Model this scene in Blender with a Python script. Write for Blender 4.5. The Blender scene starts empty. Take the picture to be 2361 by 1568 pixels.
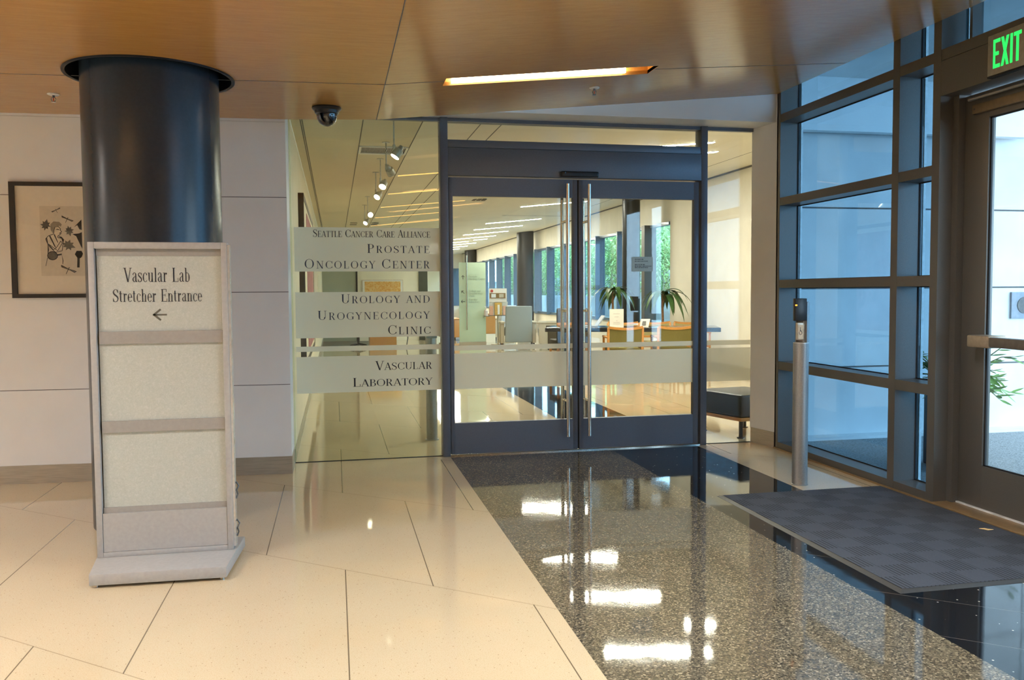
import bpy, bmesh, math, random
from mathutils import Vector, Matrix
random.seed(7)
sc = bpy.context.scene
COL = sc.collection

# ------------------------------------------------------------------ camera
F_PX, CY = 1958.27, 774.26
PITCH, ROLL, YAW = 0.0521, -0.0068, 0.2052
fwd = Vector((math.sin(YAW), math.cos(YAW), 0)); rgt = Vector((math.cos(YAW), -math.sin(YAW), 0)); up = Vector((0, 0, 1))
f2 = fwd * math.cos(PITCH) - up * math.sin(PITCH)
u2 = up * math.cos(PITCH) + fwd * math.sin(PITCH)
r3 = rgt * math.cos(ROLL) + u2 * math.sin(ROLL)
u3 = u2 * math.cos(ROLL) - rgt * math.sin(ROLL)
cam_d = bpy.data.cameras.new('camera')
cam = bpy.data.objects.new('camera', cam_d); COL.objects.link(cam)
M = Matrix((r3, u3, -f2)).transposed().to_4x4()
M.translation = Vector((0, -6.4478, 1.2613))
cam.matrix_world = M
cam_d.sensor_width = 36.0
cam_d.lens = F_PX / 2361 * 36
cam_d.shift_y = -(784 - CY) / 2361
cam_d.clip_end = 200
sc.camera = cam

# ------------------------------------------------------------------ world, exposure
w = bpy.data.worlds.new('overcast_sky'); sc.world = w
w.use_nodes = True
bg = w.node_tree.nodes['Background']
bg.inputs[0].default_value = (0.50, 0.745, 1.0, 1)
bg.inputs[1].default_value = 9.5
sc.view_settings.view_transform = 'Standard'
sc.view_settings.look = 'None'
sc.view_settings.gamma = 1
sc.view_settings.use_curve_mapping = False
sc.view_settings.exposure = 0.30
sc.cycles.max_bounces = 10
sc.cycles.diffuse_bounces = 5
sc.cycles.glossy_bounces = 6
sc.cycles.transparent_max_bounces = 24
sc.cycles.sample_clamp_indirect = 10.0
sc.cycles.caustics_reflective = False
LOBBY_L = 88.0      # radiance of the added, unseen lobby lamps
ROOM_L = 210.0       # radiance of the waiting room lamps
WARM = (.99, 0.99, 0.97)
WHITE = (1.0, 0.95, 0.84)

# ------------------------------------------------------------------ helpers: nodes
class NT:
    def __init__(s, name):
        s.m = bpy.data.materials.new(name); s.m.use_nodes = True
        s.t = s.m.node_tree; s.t.nodes.clear()
        s.out = s.t.nodes.new('ShaderNodeOutputMaterial')
    def n(s, typ, **kw):
        nd = s.t.nodes.new(typ)
        for k, v in kw.items(): setattr(nd, k, v)
        return nd
    def put(s, sock, v):
        if isinstance(v, bpy.types.NodeSocket): s.t.links.new(v, sock)
        elif isinstance(v, tuple) and len(v) == 3 and sock.type == 'RGBA': sock.default_value = (*v, 1)
        else: sock.default_value = v
    def math(s, op, a, b=None, c=None, clamp=False):
        nd = s.n('ShaderNodeMath', operation=op, use_clamp=clamp)
        for i, v in enumerate((a, b, c)):
            if v is not None: s.put(nd.inputs[i], v)
        return nd.outputs[0]
    def mix(s, f, a, b):
        nd = s.n('ShaderNodeMix', data_type='RGBA')
        s.put(nd.inputs[0], f); s.put(nd.inputs[6], a); s.put(nd.inputs[7], b)
        return nd.outputs[2]
    def pos(s):
        g = s.n('ShaderNodeNewGeometry'); x = s.n('ShaderNodeSeparateXYZ')
        s.t.links.new(g.outputs['Position'], x.inputs[0])
        return x.outputs[0], x.outputs[1], x.outputs[2], g.outputs['Position']
    def obj(s):
        return s.n('ShaderNodeTexCoord').outputs['Object']
    def mapping(s, v, scale=(1, 1, 1), rot=(0, 0, 0)):
        m = s.n('ShaderNodeMapping'); s.put(m.inputs[0], v); m.inputs['Scale'].default_value = scale; m.inputs['Rotation'].default_value = rot
        return m.outputs[0]
    def noise(s, v, scale, detail=3, rough=.5):
        nd = s.n('ShaderNodeTexNoise'); s.put(nd.inputs['Vector'], v); nd.inputs['Scale'].default_value = scale
        nd.inputs['Detail'].default_value = detail; nd.inputs['Roughness'].default_value = rough
        return nd.outputs[0]
    def voro(s, v, scale, feature='F1', out=0):
        nd = s.n('ShaderNodeTexVoronoi', feature=feature); s.put(nd.inputs['Vector'], v); nd.inputs['Scale'].default_value = scale
        return nd.outputs[out]
    def ramp(s, f, stops):
        nd = s.n('ShaderNodeValToRGB'); s.put(nd.inputs[0], f)
        e = nd.color_ramp.elements
        while len(e) < len(stops): e.new(0.5)
        for i, (p, c) in enumerate(stops): e[i].position = p; e[i].color = (*c, 1)
        return nd.outputs[0]
    def bump(s, h, strength=.2, dist=.01):
        nd = s.n('ShaderNodeBump'); nd.inputs['Strength'].default_value = strength; nd.inputs['Distance'].default_value = dist
        s.put(nd.inputs['Height'], h); return nd.outputs[0]
    def bsdf(s, color, rough=.5, metal=0, spec=.5, coat=0, normal=None, emit=None, es=0, coat_rough=.05, trans=0):
        b = s.n('ShaderNodeBsdfPrincipled')
        s.put(b.inputs['Base Color'], color); s.put(b.inputs['Roughness'], rough); s.put(b.inputs['Metallic'], metal)
        s.put(b.inputs['Specular IOR Level'], spec); b.inputs['Coat Weight'].default_value = coat; b.inputs['Coat Roughness'].default_value = coat_rough
        if normal is not None: s.put(b.inputs['Normal'], normal)
        if emit is not None: s.put(b.inputs['Emission Color'], emit); s.put(b.inputs['Emission Strength'], es)
        s.t.links.new(b.outputs[0], s.out.inputs[0]); return b

def mat(name, c, rough=.5, metal=0, spec=.5, coat=0, var=.06, scale=40, bump=0, bscale=None, stretch=(1, 1, 1), coat_rough=.05):
    t = NT(name); v = t.mapping(t.obj(), stretch)
    n = t.noise(v, scale)
    d = tuple(max(0, x * (1 - var * 2)) for x in c); l = tuple(min(1, x * (1 + var * 2)) for x in c)
    colr = t.ramp(n, [(.3, d), (.7, l)])
    nm = t.bump(t.noise(v, bscale or scale, 4), bump) if bump else None
    t.bsdf(colr, rough, metal, spec, coat, nm, coat_rough=coat_rough)
    return t.m

def emis(name, c, s):
    t = NT(name); e = t.n('ShaderNodeEmission'); t.put(e.inputs[0], c); e.inputs[1].default_value = s
    t.t.links.new(e.outputs[0], t.out.inputs[0]); return t.m

def glass(name, tint, r0=.035, rough=0.0):
    t = NT(name)
    tr = t.n('ShaderNodeBsdfTransparent'); t.put(tr.inputs[0], tint)
    gl = t.n('ShaderNodeBsdfGlossy'); gl.inputs['Roughness'].default_value = rough; gl.inputs[0].default_value = (.95, .97, 1, 1)
    lw = t.n('ShaderNodeLayerWeight'); lw.inputs[0].default_value = .5
    fac = t.math('ADD', t.math('MULTIPLY', t.math('POWER', lw.outputs['Facing'], 5), 1 - r0), r0)
    mx = t.n('ShaderNodeMixShader'); t.put(mx.inputs[0], fac)
    t.t.links.new(tr.outputs[0], mx.inputs[1]); t.t.links.new(gl.outputs[0], mx.inputs[2])
    t.t.links.new(mx.outputs[0], t.out.inputs[0]); return t.m

def frost(name, c, clear=.06):
    t = NT(name)
    d = t.n('ShaderNodeBsdfDiffuse'); tl = t.n('ShaderNodeBsdfTranslucent'); tr = t.n('ShaderNodeBsdfTransparent')
    t.put(d.inputs[0], c); t.put(tl.inputs[0], c)
    a = t.n('ShaderNodeMixShader'); a.inputs[0].default_value = .45
    t.t.links.new(d.outputs[0], a.inputs[1]); t.t.links.new(tl.outputs[0], a.inputs[2])
    b = t.n('ShaderNodeMixShader'); b.inputs[0].default_value = clear
    t.t.links.new(a.outputs[0], b.inputs[1]); t.t.links.new(tr.outputs[0], b.inputs[2])
    t.t.links.new(b.outputs[0], t.out.inputs[0]); return t.m

# ------------------------------------------------------------------ helpers: meshes
class MB:
    def __init__(s): s.v = []; s.f = []; s.mi = []; s.cur = 0
    def add(s, vs, fs):
        b = len(s.v); s.v += [tuple(p) for p in vs]
        for f in fs: s.f.append([b + i for i in f]); s.mi.append(s.cur)
        return s
    def box(s, x0, x1, y0, y1, z0, z1):
        return s.add([(x, y, z) for z in (z0, z1) for y in (y0, y1) for x in (x0, x1)],
                     [(0, 2, 3, 1), (4, 5, 7, 6), (0, 1, 5, 4), (2, 6, 7, 3), (0, 4, 6, 2), (1, 3, 7, 5)])
    def hexa(s, b, t):
        return s.add(list(b) + list(t), [(0, 3, 2, 1), (4, 5, 6, 7), (0, 1, 5, 4), (1, 2, 6, 5), (2, 3, 7, 6), (3, 0, 4, 7)])
    def poly(s, pts): return s.add(pts, [tuple(range(len(pts)))])
    def prism(s, pts, d):
        d = Vector(d); n = len(pts); a = [Vector(p) for p in pts]
        return s.add(a + [p + d for p in a], [tuple(range(n))[::-1], tuple(range(n, 2 * n))] + [(i, (i + 1) % n, n + (i + 1) % n, n + i) for i in range(n)])
    def ring(s, c, ax, r, n):
        ax = Vector(ax).normalized(); h = Vector((0, 0, 1)) if abs(ax.z) < .9 else Vector((1, 0, 0))
        a = ax.cross(h).normalized(); b = ax.cross(a)
        return [Vector(c) + a * (r * math.cos(2 * math.pi * i / n)) + b * (r * math.sin(2 * math.pi * i / n)) for i in range(n)]
    def cyl(s, p0, p1, r0, r1=None, n=16):
        r1 = r0 if r1 is None else r1; ax = Vector(p1) - Vector(p0)
        v = s.ring(p0, ax, r0, n) + s.ring(p1, ax, r1, n)
        return s.add(v, [tuple(range(n))[::-1], tuple(range(n, 2 * n))] + [(i, (i + 1) % n, n + (i + 1) % n, n + i) for i in range(n)])
    def tube(s, pts, rs, n=8):
        pts = [Vector(p) for p in pts]; k = len(pts)
        if not hasattr(rs, '__len__'): rs = [rs] * k
        v = []
        for i, p in enumerate(pts):
            d = pts[min(i + 1, k - 1)] - pts[max(i - 1, 0)]
            v += s.ring(p, d, rs[i], n)
        fs = [tuple(range(n))[::-1], tuple(range(n * (k - 1), n * k))]
        for j in range(k - 1):
            for i in range(n): fs.append((j * n + i, j * n + (i + 1) % n, (j + 1) * n + (i + 1) % n, (j + 1) * n + i))
        return s.add(v, fs)
    def lathe(s, prof, c=(0, 0, 0), n=32):
        v = []; k = len(prof)
        for r, z in prof:
            for i in range(n):
                a = 2 * math.pi * i / n; v.append((c[0] + r * math.cos(a), c[1] + r * math.sin(a), c[2] + z))
        fs = []
        for j in range(k - 1):
            for i in range(n): fs.append((j * n + i, j * n + (i + 1) % n, (j + 1) * n + (i + 1) % n, (j + 1) * n + i))
        return s.add(v, fs)
    def strip(s, path, widths, side):
        """leaf blade: path points, half widths, side vector(s)"""
        v = []; k = len(path)
        for i, p in enumerate(path):
            sd = Vector(side[i] if isinstance(side, list) else side); p = Vector(p)
            v += [p - sd * widths[i], p + Vector((0, 0, -widths[i] * .25)), p + sd * widths[i]]
        fs = []
        for i in range(k - 1):
            a = 3 * i
            fs += [(a, a + 1, a + 4, a + 3), (a + 1, a + 2, a + 5, a + 4)]
        return s.add(v, fs)
    def xf(s, m):
        s.v = [tuple(m @ Vector(p)) for p in s.v]; return s
    def build(s, name, m, parent=None, off=None, smooth=False, bevel=0, seg=2, origin=None, recalc=True):
        me = bpy.data.meshes.new(name)
        if parent is not None and off is None: off = root_loc(parent)
        if parent is None:
            if origin is None:
                xs = [p[0] for p in s.v]; ys = [p[1] for p in s.v]; zs = [p[2] for p in s.v]
                origin = ((min(xs) + max(xs)) / 2, (min(ys) + max(ys)) / 2, min(zs))
            off = Vector(origin)
        off = Vector(off) if off is not None else Vector((0, 0, 0))
        me.from_pydata([tuple(Vector(p) - off) for p in s.v], [], s.f)
        ms = m if isinstance(m, (list, tuple)) else [m]
        for q in ms: me.materials.append(q)
        if len(ms) > 1:
            for p, i in zip(me.polygons, s.mi): p.material_index = i
        if recalc or bevel:
            bm = bmesh.new(); bm.from_mesh(me)
            bmesh.ops.recalc_face_normals(bm, faces=bm.faces)
            if bevel: bmesh.ops.bevel(bm, geom=list(bm.edges), offset=bevel, segments=seg, affect='EDGES', clamp_overlap=True, profile=.5)
            bm.to_mesh(me); bm.free()
        if smooth or bevel:
            for p in me.polygons: p.use_smooth = True
            me.set_sharp_from_angle(angle=math.radians(38))
        o = bpy.data.objects.new(name, me); COL.objects.link(o)
        if parent is not None: o.parent = parent
        else: o.location = off
        return o

LOC = {}
def root_loc(o):
    while o.parent is not None: o = o.parent
    return Vector(LOC.get(o.name, o.location))
def tag(o, label=None, cat=None, group=None, kind=None):
    if label: o['label'] = label
    if cat: o['category'] = cat
    if group: o['group'] = group
    if kind: o['kind'] = kind
    return o
def thing(name, label, cat, loc=(0, 0, 0), group=None, kind=None):
    o = bpy.data.objects.new(name, None); COL.objects.link(o); o.location = loc; o.empty_display_size = .1
    LOC[o.name] = tuple(loc)
    return tag(o, label, cat, group, kind)
def struct(o, label, cat): return tag(o, label, cat, None, 'structure')
def copy_tree(o, parent=None):
    c = o.copy(); COL.objects.link(c); c.parent = parent
    for ch in list(o.children): copy_tree(ch, c)
    return c

# ------------------------------------------------------------------ materials
def floor_material():
    t = NT('terrazzo_floor'); x, y, z, P = t.pos()
    T = -0.6916
    v = t.math('ADD', t.math('MULTIPLY', x, math.sin(T)), t.math('MULTIPLY', y, -math.cos(T)))
    def linev(per, o, wd):
        u = t.math('DIVIDE', t.math('SUBTRACT', v, o), per)
        fr = t.math('ABSOLUTE', t.math('SUBTRACT', u, t.math('ROUND', u)))
        return t.math('LESS_THAN', t.math('MULTIPLY', fr, per), wd)
    row = t.math('FLOOR', t.math('DIVIDE', t.math('SUBTRACT', v, .783), 1.174))
    par = t.math('FLOORED_MODULO', row, 2.0)
    u = t.math('DIVIDE', t.math('SUBTRACT', t.math('SUBTRACT', x, .393), t.math('MULTIPLY', par, .37)), .737)
    fx = t.math('MULTIPLY', t.math('ABSOLUTE', t.math('SUBTRACT', u, t.math('ROUND', u))), .737)
    jx = t.math('LESS_THAN', fx, .0024)
    ja = linev(1.174, .783, .0019)
    # cream stone
    n1 = t.noise(P, 260, 3, .7); n2 = t.noise(P, 2.2, 3)
    cream = t.mix(t.math('MULTIPLY', n2, .5), (.575, .475, .315), (.665, .56, .395))
    cream = t.mix(t.ramp(n1, [(.36, (1, 1, 1)), (.46, (0, 0, 0))]), cream, (.50, .36, .20))
    vd = t.voro(P, 45)
    cream = t.mix(t.math('LESS_THAN', vd, .09), cream, (.30, .20, .11))
    cream = t.mix(t.math('MULTIPLY', ja, .62), cream, (.22, .16, .09))
    cream = t.mix(t.math('MULTIPLY', jx, .85), cream, (.10, .07, .04))
    # grey terrazzo band
    c1 = t.voro(P, 165, 'F1', 1)
    sep = t.n('ShaderNodeSeparateColor'); t.t.links.new(c1, sep.inputs[0])
    grey = t.ramp(sep.outputs[0], [(0.0, (.046, .040, .028)), (.45, (.106, .092, .064)), (.72, (.150, .129, .088)), (.90, (.215, .182, .122)), (1.0, (.40, .34, .235))])
    grey = t.mix(t.math('MULTIPLY', linev(.587, .783, .0016), .5), grey, (.30, .26, .19))
    # black band with scattered chips
    c2 = t.n('ShaderNodeTexVoronoi'); t.put(c2.inputs['Vector'], P); c2.inputs['Scale'].default_value = 42
    s2 = t.n('ShaderNodeSeparateColor'); t.t.links.new(c2.outputs['Color'], s2.inputs[0])
    chip = t.math('MULTIPLY', t.math('LESS_THAN', c2.outputs['Distance'], .16), t.math('GREATER_THAN', s2.outputs[0], .93))
    black = t.mix(chip, (.008, .010, .014), (.55, .50, .40))
    black = t.mix(t.math('MULTIPLY', linev(.391, .783, .0016), .5), black, (.22, .20, .17))
    # zones
    lobby = t.math('LESS_THAN', y, .02)
    isgrey = t.math('MULTIPLY', t.math('MULTIPLY', t.math('GREATER_THAN', x, .845), t.math('LESS_THAN', x, 2.135)), lobby)
    isblack = t.math('MULTIPLY', t.math('MULTIPLY', t.math('GREATER_THAN', x, 2.135), t.math('LESS_THAN', x, 2.86)), t.math('LESS_THAN', y, 8.0))
    colr = t.mix(isgrey, cream, grey); colr = t.mix(isblack, colr, black)
    carpet = t.math('MULTIPLY', t.math('GREATER_THAN', y, 13.1), t.math('LESS_THAN', x, .95))
    ctex = t.mix(t.noise(P, 300, 2), (.10, .105, .095), (.20, .20, .17))
    colr = t.mix(carpet, colr, ctex)
    rough = t.math('ADD', t.math('MULTIPLY', carpet, .8), .04)
    spec = t.math('SUBTRACT', .62, t.math('MULTIPLY', carpet, .6))
    wav = t.noise(P, 7, 2); fine = t.noise(P, 320, 2)
    nm = t.bump(t.math('ADD', t.math('MULTIPLY', wav, .6), t.math('MULTIPLY', fine, .035)), 0.02, .02)
    t.bsdf(colr, rough, 0, spec, 0, nm)
    return t.m

def wood_material(name, dark, light, rough, axis=(1, 14, 14), spec=.5, gs=6):
    t = NT(name); x, y, z, P = t.pos()
    v = t.mapping(P, axis)
    n = t.noise(v, gs, 5, .6); f = t.noise(t.mapping(P, (axis[0] * 3, axis[1] * 8, axis[2] * 8)), gs * 2, 3)
    k = t.math('ADD', t.math('MULTIPLY', n, .6), t.math('MULTIPLY', f, .4))
    c = t.ramp(k, [(.3, dark), (.7, light)])
    t.bsdf(c, rough, 0, spec, 0, t.bump(f, .02, .005))
    return t.m

m_floor = floor_material()
m_ceil = wood_material('maple_ceiling', (.40, .20, .052), (.51, .275, .078), .22, (1.0, 9, 9), .6)
m_ceil_edge = mat('ceiling_edge', (.42, .24, .10), .5)
m_white = mat('painted_wall', (.745, .76, .765), .45, var=.015, scale=3, bump=.01, bscale=180)
m_cream = mat('cream_wall', (.80, .765, .66), .6, var=.02, scale=3)
m_gardenwall = mat('weathered_concrete', (.34, .36, .36), .85, var=.12, scale=1.5)
m_plaster = mat('plaster', (.74, .72, .66), .7, var=.02, scale=3)
m_groove = mat('groove', (.13, .13, .13), .8)
m_steel_base = mat('brushed_base', (.46, .425, .355), .30, .55, var=.06, scale=8, stretch=(1, 1, 20))
m_navy = mat('navy_lacquer', (.017, .028, .043), .26, 0, .45, .0, var=.04, scale=60, bump=.012, bscale=130, coat_rough=.2)
m_black = mat('black_plastic', (.012, .012, .014), .35, var=.05)
m_dome = mat('dome_plastic', (.008, .008, .009), .06, 0, .7, .6)
m_doorframe = mat('grey_blue_metal', (.105, .122, .152), .42, .25, .5, var=.04, scale=220)
m_steel = mat('polished_steel', (.62, .57, .50), .16, 1.0, var=.03, scale=30, stretch=(1, 1, .05))
m_gasket = mat('gasket', (.006, .006, .007), .7)
m_bronze = mat('bronze_metal', (.100, .094, .084), .38, .2, .6, var=.04, scale=200)
m_bronze_lt = mat('bronze_light', (.22, .16, .095), .45, .5, .5, var=.05, scale=30)
m_thresh = mat('threshold_metal', (.30, .20, .10), .4, .4, .5, var=.06, scale=30)
m_pole = mat('brushed_aluminium', (.33, .33, .32), .44, .75, var=.04, scale=120)
m_signgrey = mat('sign_paint', (.355, .355, .35), .45, 0, .4, var=.025, scale=60)
m_signbar = mat('sign_bar_paint', (.29, .282, .27), .45, 0, .4, var=.025, scale=60)
m_ink = mat('dark_ink', (.02, .021, .032), .5)
m_inkblue = mat('blue_ink', (.05, .065, .10), .4)
m_glass = glass('clear_glass', (.965, .985, .95))
m_glass_g = glass('green_glass', (.93, .97, .91))
m_tint = glass('tinted_glass', (.47, .60, .67), .04)
m_clear = glass('door_glass', (.96, .98, .97))
m_frost = frost('frosted_film', (.90, .90, .79), .10)
m_soffit_w = m_white
m_concrete = mat('white_concrete', (.70, .70, .69), .75, var=.04, scale=2.5, bump=.05, bscale=60)
m_asphalt = mat('pavement', (.26, .26, .26), .9, var=.25, scale=90, bump=.2, bscale=140)
m_orange = wood_material('orange_wood', (.42, .19, .05), (.55, .27, .08), .35, (2, 2, 14))
m_chairwood = wood_material('chair_maple', (.50, .22, .05), (.64, .31, .085), .35, (5, 5, 5))
m_greenfab = mat('olive_fabric', (.19, .165, .045), .85, var=.12, scale=350, bump=.15, bscale=400)
m_greyfab = mat('grey_blue_upholstery', (.30, .35, .34), .6, var=.05, scale=120, bump=.05)
m_beigefab = mat('beige_upholstery', (.52, .46, .34), .7, var=.05, scale=120)
m_bluefab = mat('pale_blue_upholstery', (.42, .47, .52), .6, var=.05, scale=120)
m_brownfab = mat('brown_upholstery', (.075, .065, .045), .7, var=.08, scale=200)
m_leather = mat('black_leather', (.018, .019, .022), .38, 0, .5, var=.05, scale=150, bump=.06)
m_table = mat('black_stone_top', (.02, .022, .025), .12, 0, .6, .2)
m_leaf = mat('leaf_green', (.045, .11, .025), .4, 0, .5, var=.2, scale=12)
m_leaf2 = mat('leaf_bright', (.16, .30, .06), .5, 0, .4, var=.25, scale=9)
m_bamboo = mat('bamboo_leaf', (.26, .42, .13), .6, 0, .3, var=.3, scale=3)
m_culm = mat('bamboo_culm', (.25, .27, .12), .5, var=.2, scale=9)
m_bark = mat('bark', (.24, .13, .06), .8, var=.2, scale=50, bump=.2)
m_pot = mat('dark_pot', (.03, .03, .032), .5)
m_paper = mat('paper', (.80, .77, .70), .8, var=.01)
m_bluepaper = mat('pale_blue_paper', (.42, .55, .55), .8, var=.02)
m_lampw = emis('lamp_diffuser', WHITE, ROOM_L)
m_recessglow = emis('amber_recess_glow', (1.0, .50, .16), 1.6)  # glowing panel stands in for lamplight on the orange sides of the recess
m_spot = emis('spot_lens', (1, .88, .68), 14)
m_lampl = emis('added_lobby_diffuser', WARM, LOBBY_L)
m_lampslot = emis('lobby_slot_tube', (1, .84, .58), 14)
m_exit = emis('exit_green', (.03, 1.0, .12), 1.15)
m_led = emis('led_orange', (1, .25, .02), 5)
m_tile = None

def acoustic():
    t = NT('acoustic_ceiling'); x, y, z, P = t.pos()
    n = t.noise(P, 90, 3)
    c = t.mix(n, (.64, .585, .45), (.71, .655, .52))
    r = t.math('DIVIDE', y, .305); l = t.math('LESS_THAN', t.math('ABSOLUTE', t.math('SUBTRACT', r, t.math('ROUND', r))), .010)
    c = t.mix(t.math('MULTIPLY', l, .18), c, (.3, .27, .2))
    t.bsdf(c, .8, 0, .25, 0, t.bump(n, .08))
    return t.m
m_tile = acoustic()

def woven_panel():
    t = NT('fibre_panel'); v = t.obj()
    n = t.noise(t.mapping(v, (60, 1, 60)), 1, 6, .75)
    a = t.n('ShaderNodeTexNoise'); t.put(a.inputs['Vector'], v); a.inputs['Scale'].default_value = 55; a.inputs['Distortion'].default_value = 3.0; a.inputs['Detail'].default_value = 5
    k = t.math('ADD', t.math('MULTIPLY', n, .4), t.math('MULTIPLY', a.outputs[0], .6))
    c = t.ramp(k, [(.32, (.375, .405, .375)), (.52, (.425, .455, .425)), (.72, (.51, .535, .51))])
    t.bsdf(c, .5, 0, .4); return t.m
m_fibre = woven_panel()

def mat_carpet():
    t = NT('ribbed_mat'); x, y, z, P = t.pos()
    B = .14
    gx = t.math('DIVIDE', x, B); gy = t.math('DIVIDE', y, B)
    par = t.math('FLOORED_MODULO', t.math('ADD', t.math('FLOOR', gx), t.math('FLOOR', gy)), 2.0)
    rx = t.math('PINGPONG', x, B / 14); ry = t.math('PINGPONG', y, B / 14)
    ridx = t.math('DIVIDE', rx, B / 14); ridy = t.math('DIVIDE', ry, B / 14)
    mx = t.n('ShaderNodeMix', data_type='FLOAT'); t.put(mx.inputs[0], par); t.put(mx.inputs[2], ridx); t.put(mx.inputs[3], t.math('ADD', t.math('MULTIPLY', ridy, .35), .5))
    h = mx.outputs[0]
    n = t.noise(P, 420, 3, .8)
    c = t.mix(n, (.02, .025, .034), (.095, .108, .138))
    c = t.mix(t.math('LESS_THAN', h, .27), c, (.007, .008, .010))
    nm = t.bump(t.math('ADD', t.math('MULTIPLY', h, 1.0), t.math('MULTIPLY', n, .5)), .6, .006)
    t.bsdf(c, .85, 0, .3, 0, nm); return t.m
m_mat = mat_carpet()

def art_material(name, stops, scale, stretch=(1, 1, 1), dist=1.5):
    t = NT(name); v = t.mapping(t.obj(), stretch)
    a = t.n('ShaderNodeTexNoise'); t.put(a.inputs['Vector'], v); a.inputs['Scale'].default_value = scale; a.inputs['Distortion'].default_value = dist; a.inputs['Detail'].default_value = 6
    t.bsdf(t.ramp(a.outputs[0], stops), .6); return t.m
m_orangeart = art_material('ochre_landscape', [(.3, (.62, .25, .04)), (.48, (.72, .38, .09)), (.6, (.8, .6, .28)), (.75, (.5, .2, .04))], 14, (1, 1, 1.6))
m_redart = art_material('crimson_brushwork', [(.3, (.06, .03, .03)), (.45, (.28, .05, .08)), (.6, (.45, .16, .2)), (.78, (.1, .06, .06))], 5, (1, 1, .35), 3)

# ------------------------------------------------------------------ lettering (serif strokes drawn as meshes)
TK, TN = .125, .036
def pathq(pts, ws):
    """smooth a polyline with widths -> list of quads"""
    P = []; W = []
    k = len(pts)
    for i in range(k - 1):
        p0 = pts[max(i - 1, 0)]; p1 = pts[i]; p2 = pts[i + 1]; p3 = pts[min(i + 2, k - 1)]
        for j in range(4):
            u = j / 4
            f = lambda a, b, c, d: .5 * (2 * b + (c - a) * u + (2 * a - 5 * b + 4 * c - d) * u * u + (3 * b - a - 3 * c + d) * u ** 3)
            P.append((f(p0[0], p1[0], p2[0], p3[0]), f(p0[1], p1[1], p2[1], p3[1]))); W.append(ws[i] * (1 - u) + ws[i + 1] * u)
    P.append(pts[-1]); W.append(ws[-1])
    L = []
    for i, p in enumerate(P):
        a = P[max(i - 1, 0)]; b = P[min(i + 1, len(P) - 1)]
        dx, dy = b[0] - a[0], b[1] - a[1]; l = math.hypot(dx, dy) or 1
        nx, ny = -dy / l, dx / l
        L.append(((p[0] + nx * W[i] / 2, p[1] + ny * W[i] / 2), (p[0] - nx * W[i] / 2, p[1] - ny * W[i] / 2)))
    return [[L[i][0], L[i + 1][0], L[i + 1][1], L[i][1]] for i in range(len(L) - 1)]
def gV(x, y0, y1, w=TK): return [[(x - w / 2, y0), (x + w / 2, y0), (x + w / 2, y1), (x - w / 2, y1)]]
def gH(x0, x1, y, t=TN): return [[(x0, y - t / 2), (x1, y - t / 2), (x1, y + t / 2), (x0, y + t / 2)]]
def gD(x0, y0, x1, y1, w): return [[(x0 - w / 2, y0), (x0 + w / 2, y0), (x1 + w / 2, y1), (x1 - w / 2, y1)]]
def gA(cx, cy, rx, ry, a0, a1, tk=TK, tn=TN):
    n = max(6, int(abs(a1 - a0) / 14)); out = []; L = []
    for i in range(n + 1):
        a = math.radians(a0 + (a1 - a0) * i / n); c, s = math.cos(a), math.sin(a)
        t = tn + (tk - tn) * abs(c) ** 1.6
        L.append((((rx) * c + cx, (ry) * s + cy), ((rx - t) * c + cx, (ry - max(tn, t * .45)) * s + cy)))
    return [[L[i][0], L[i + 1][0], L[i + 1][1], L[i][1]] for i in range(n)]
def gS(x, y, w=.26): return gH(x - w / 2, x + w / 2, y + (TN / 2 if y < .3 else -TN / 2) if y in (0, 1) else y, TN)
X = .66
G = {}
G['A'] = (.76, gD(.08, 0, .38, 1, TN * 1.3) + gD(.66, 0, .38, 1, TK) + gH(.18, .56, .33) + gS(.08, 0, .22) + gS(.66, 0, .26))
G['B'] = (.68, gV(.17, 0, 1) + gH(.04, .34, 1 - TN / 2) + gH(.17, .36, .53) + gH(.04, .36, TN / 2) + gA(.33, .76, .25, .24, -90, 90) + gA(.36, .27, .28, .27, -90, 90))
G['C'] = (.80, gA(.44, .5, .40, .5, 42, 322) + gV(.735, .66, .97, TN * 1.3) + gV(.745, .10, .28, TN))
G['D'] = (.82, gV(.17, 0, 1) + gH(.04, .38, 1 - TN / 2) + gH(.04, .38, TN / 2) + gA(.36, .5, .42, .5, -90, 90))
G['E'] = (.68, gV(.17, 0, 1) + gH(.04, .60, 1 - TN / 2) + gH(.04, .63, TN / 2) + gH(.17, .46, .52) + gV(.59, .78, 1, TN) + gV(.62, 0, .24, TN) + gV(.46, .42, .62, TN))
G['G'] = (.84, gA(.44, .5, .40, .5, 42, 310) + gV(.735, .66, .97, TN * 1.3) + gV(.70, .06, .40, TK) + gH(.55, .83, .40))
G['I'] = (.36, gV(.18, 0, 1) + gS(.18, 0) + gS(.18, 1))
G['L'] = (.64, gV(.17, 0, 1) + gS(.17, 1) + gH(.04, .59, TN / 2) + gV(.58, 0, .28, TN))
G['N'] = (.84, gV(.15, 0, 1, TN * 1.2) + gD(.68, 0, .17, 1, TK) + gV(.69, 0, 1, TN * 1.2) + gS(.15, 0, .24) + gS(.12, 1, .2) + gS(.69, 1, .24))
G['O'] = (.86, gA(.43, .5, .40, .5, 0, 360))
G['P'] = (.64, gV(.17, 0, 1) + gH(.04, .34, 1 - TN / 2) + gH(.17, .34, .47) + gA(.33, .735, .28, .265, -90, 90) + gS(.17, 0))
G['R'] = (.74, gV(.17, 0, 1) + gH(.04, .34, 1 - TN / 2) + gH(.17, .36, .49) + gA(.33, .745, .26, .255, -90, 90) + gS(.17, 0) + gD(.60, 0, .38, .49, TK) + gH(.56, .72, TN / 2))
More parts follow.
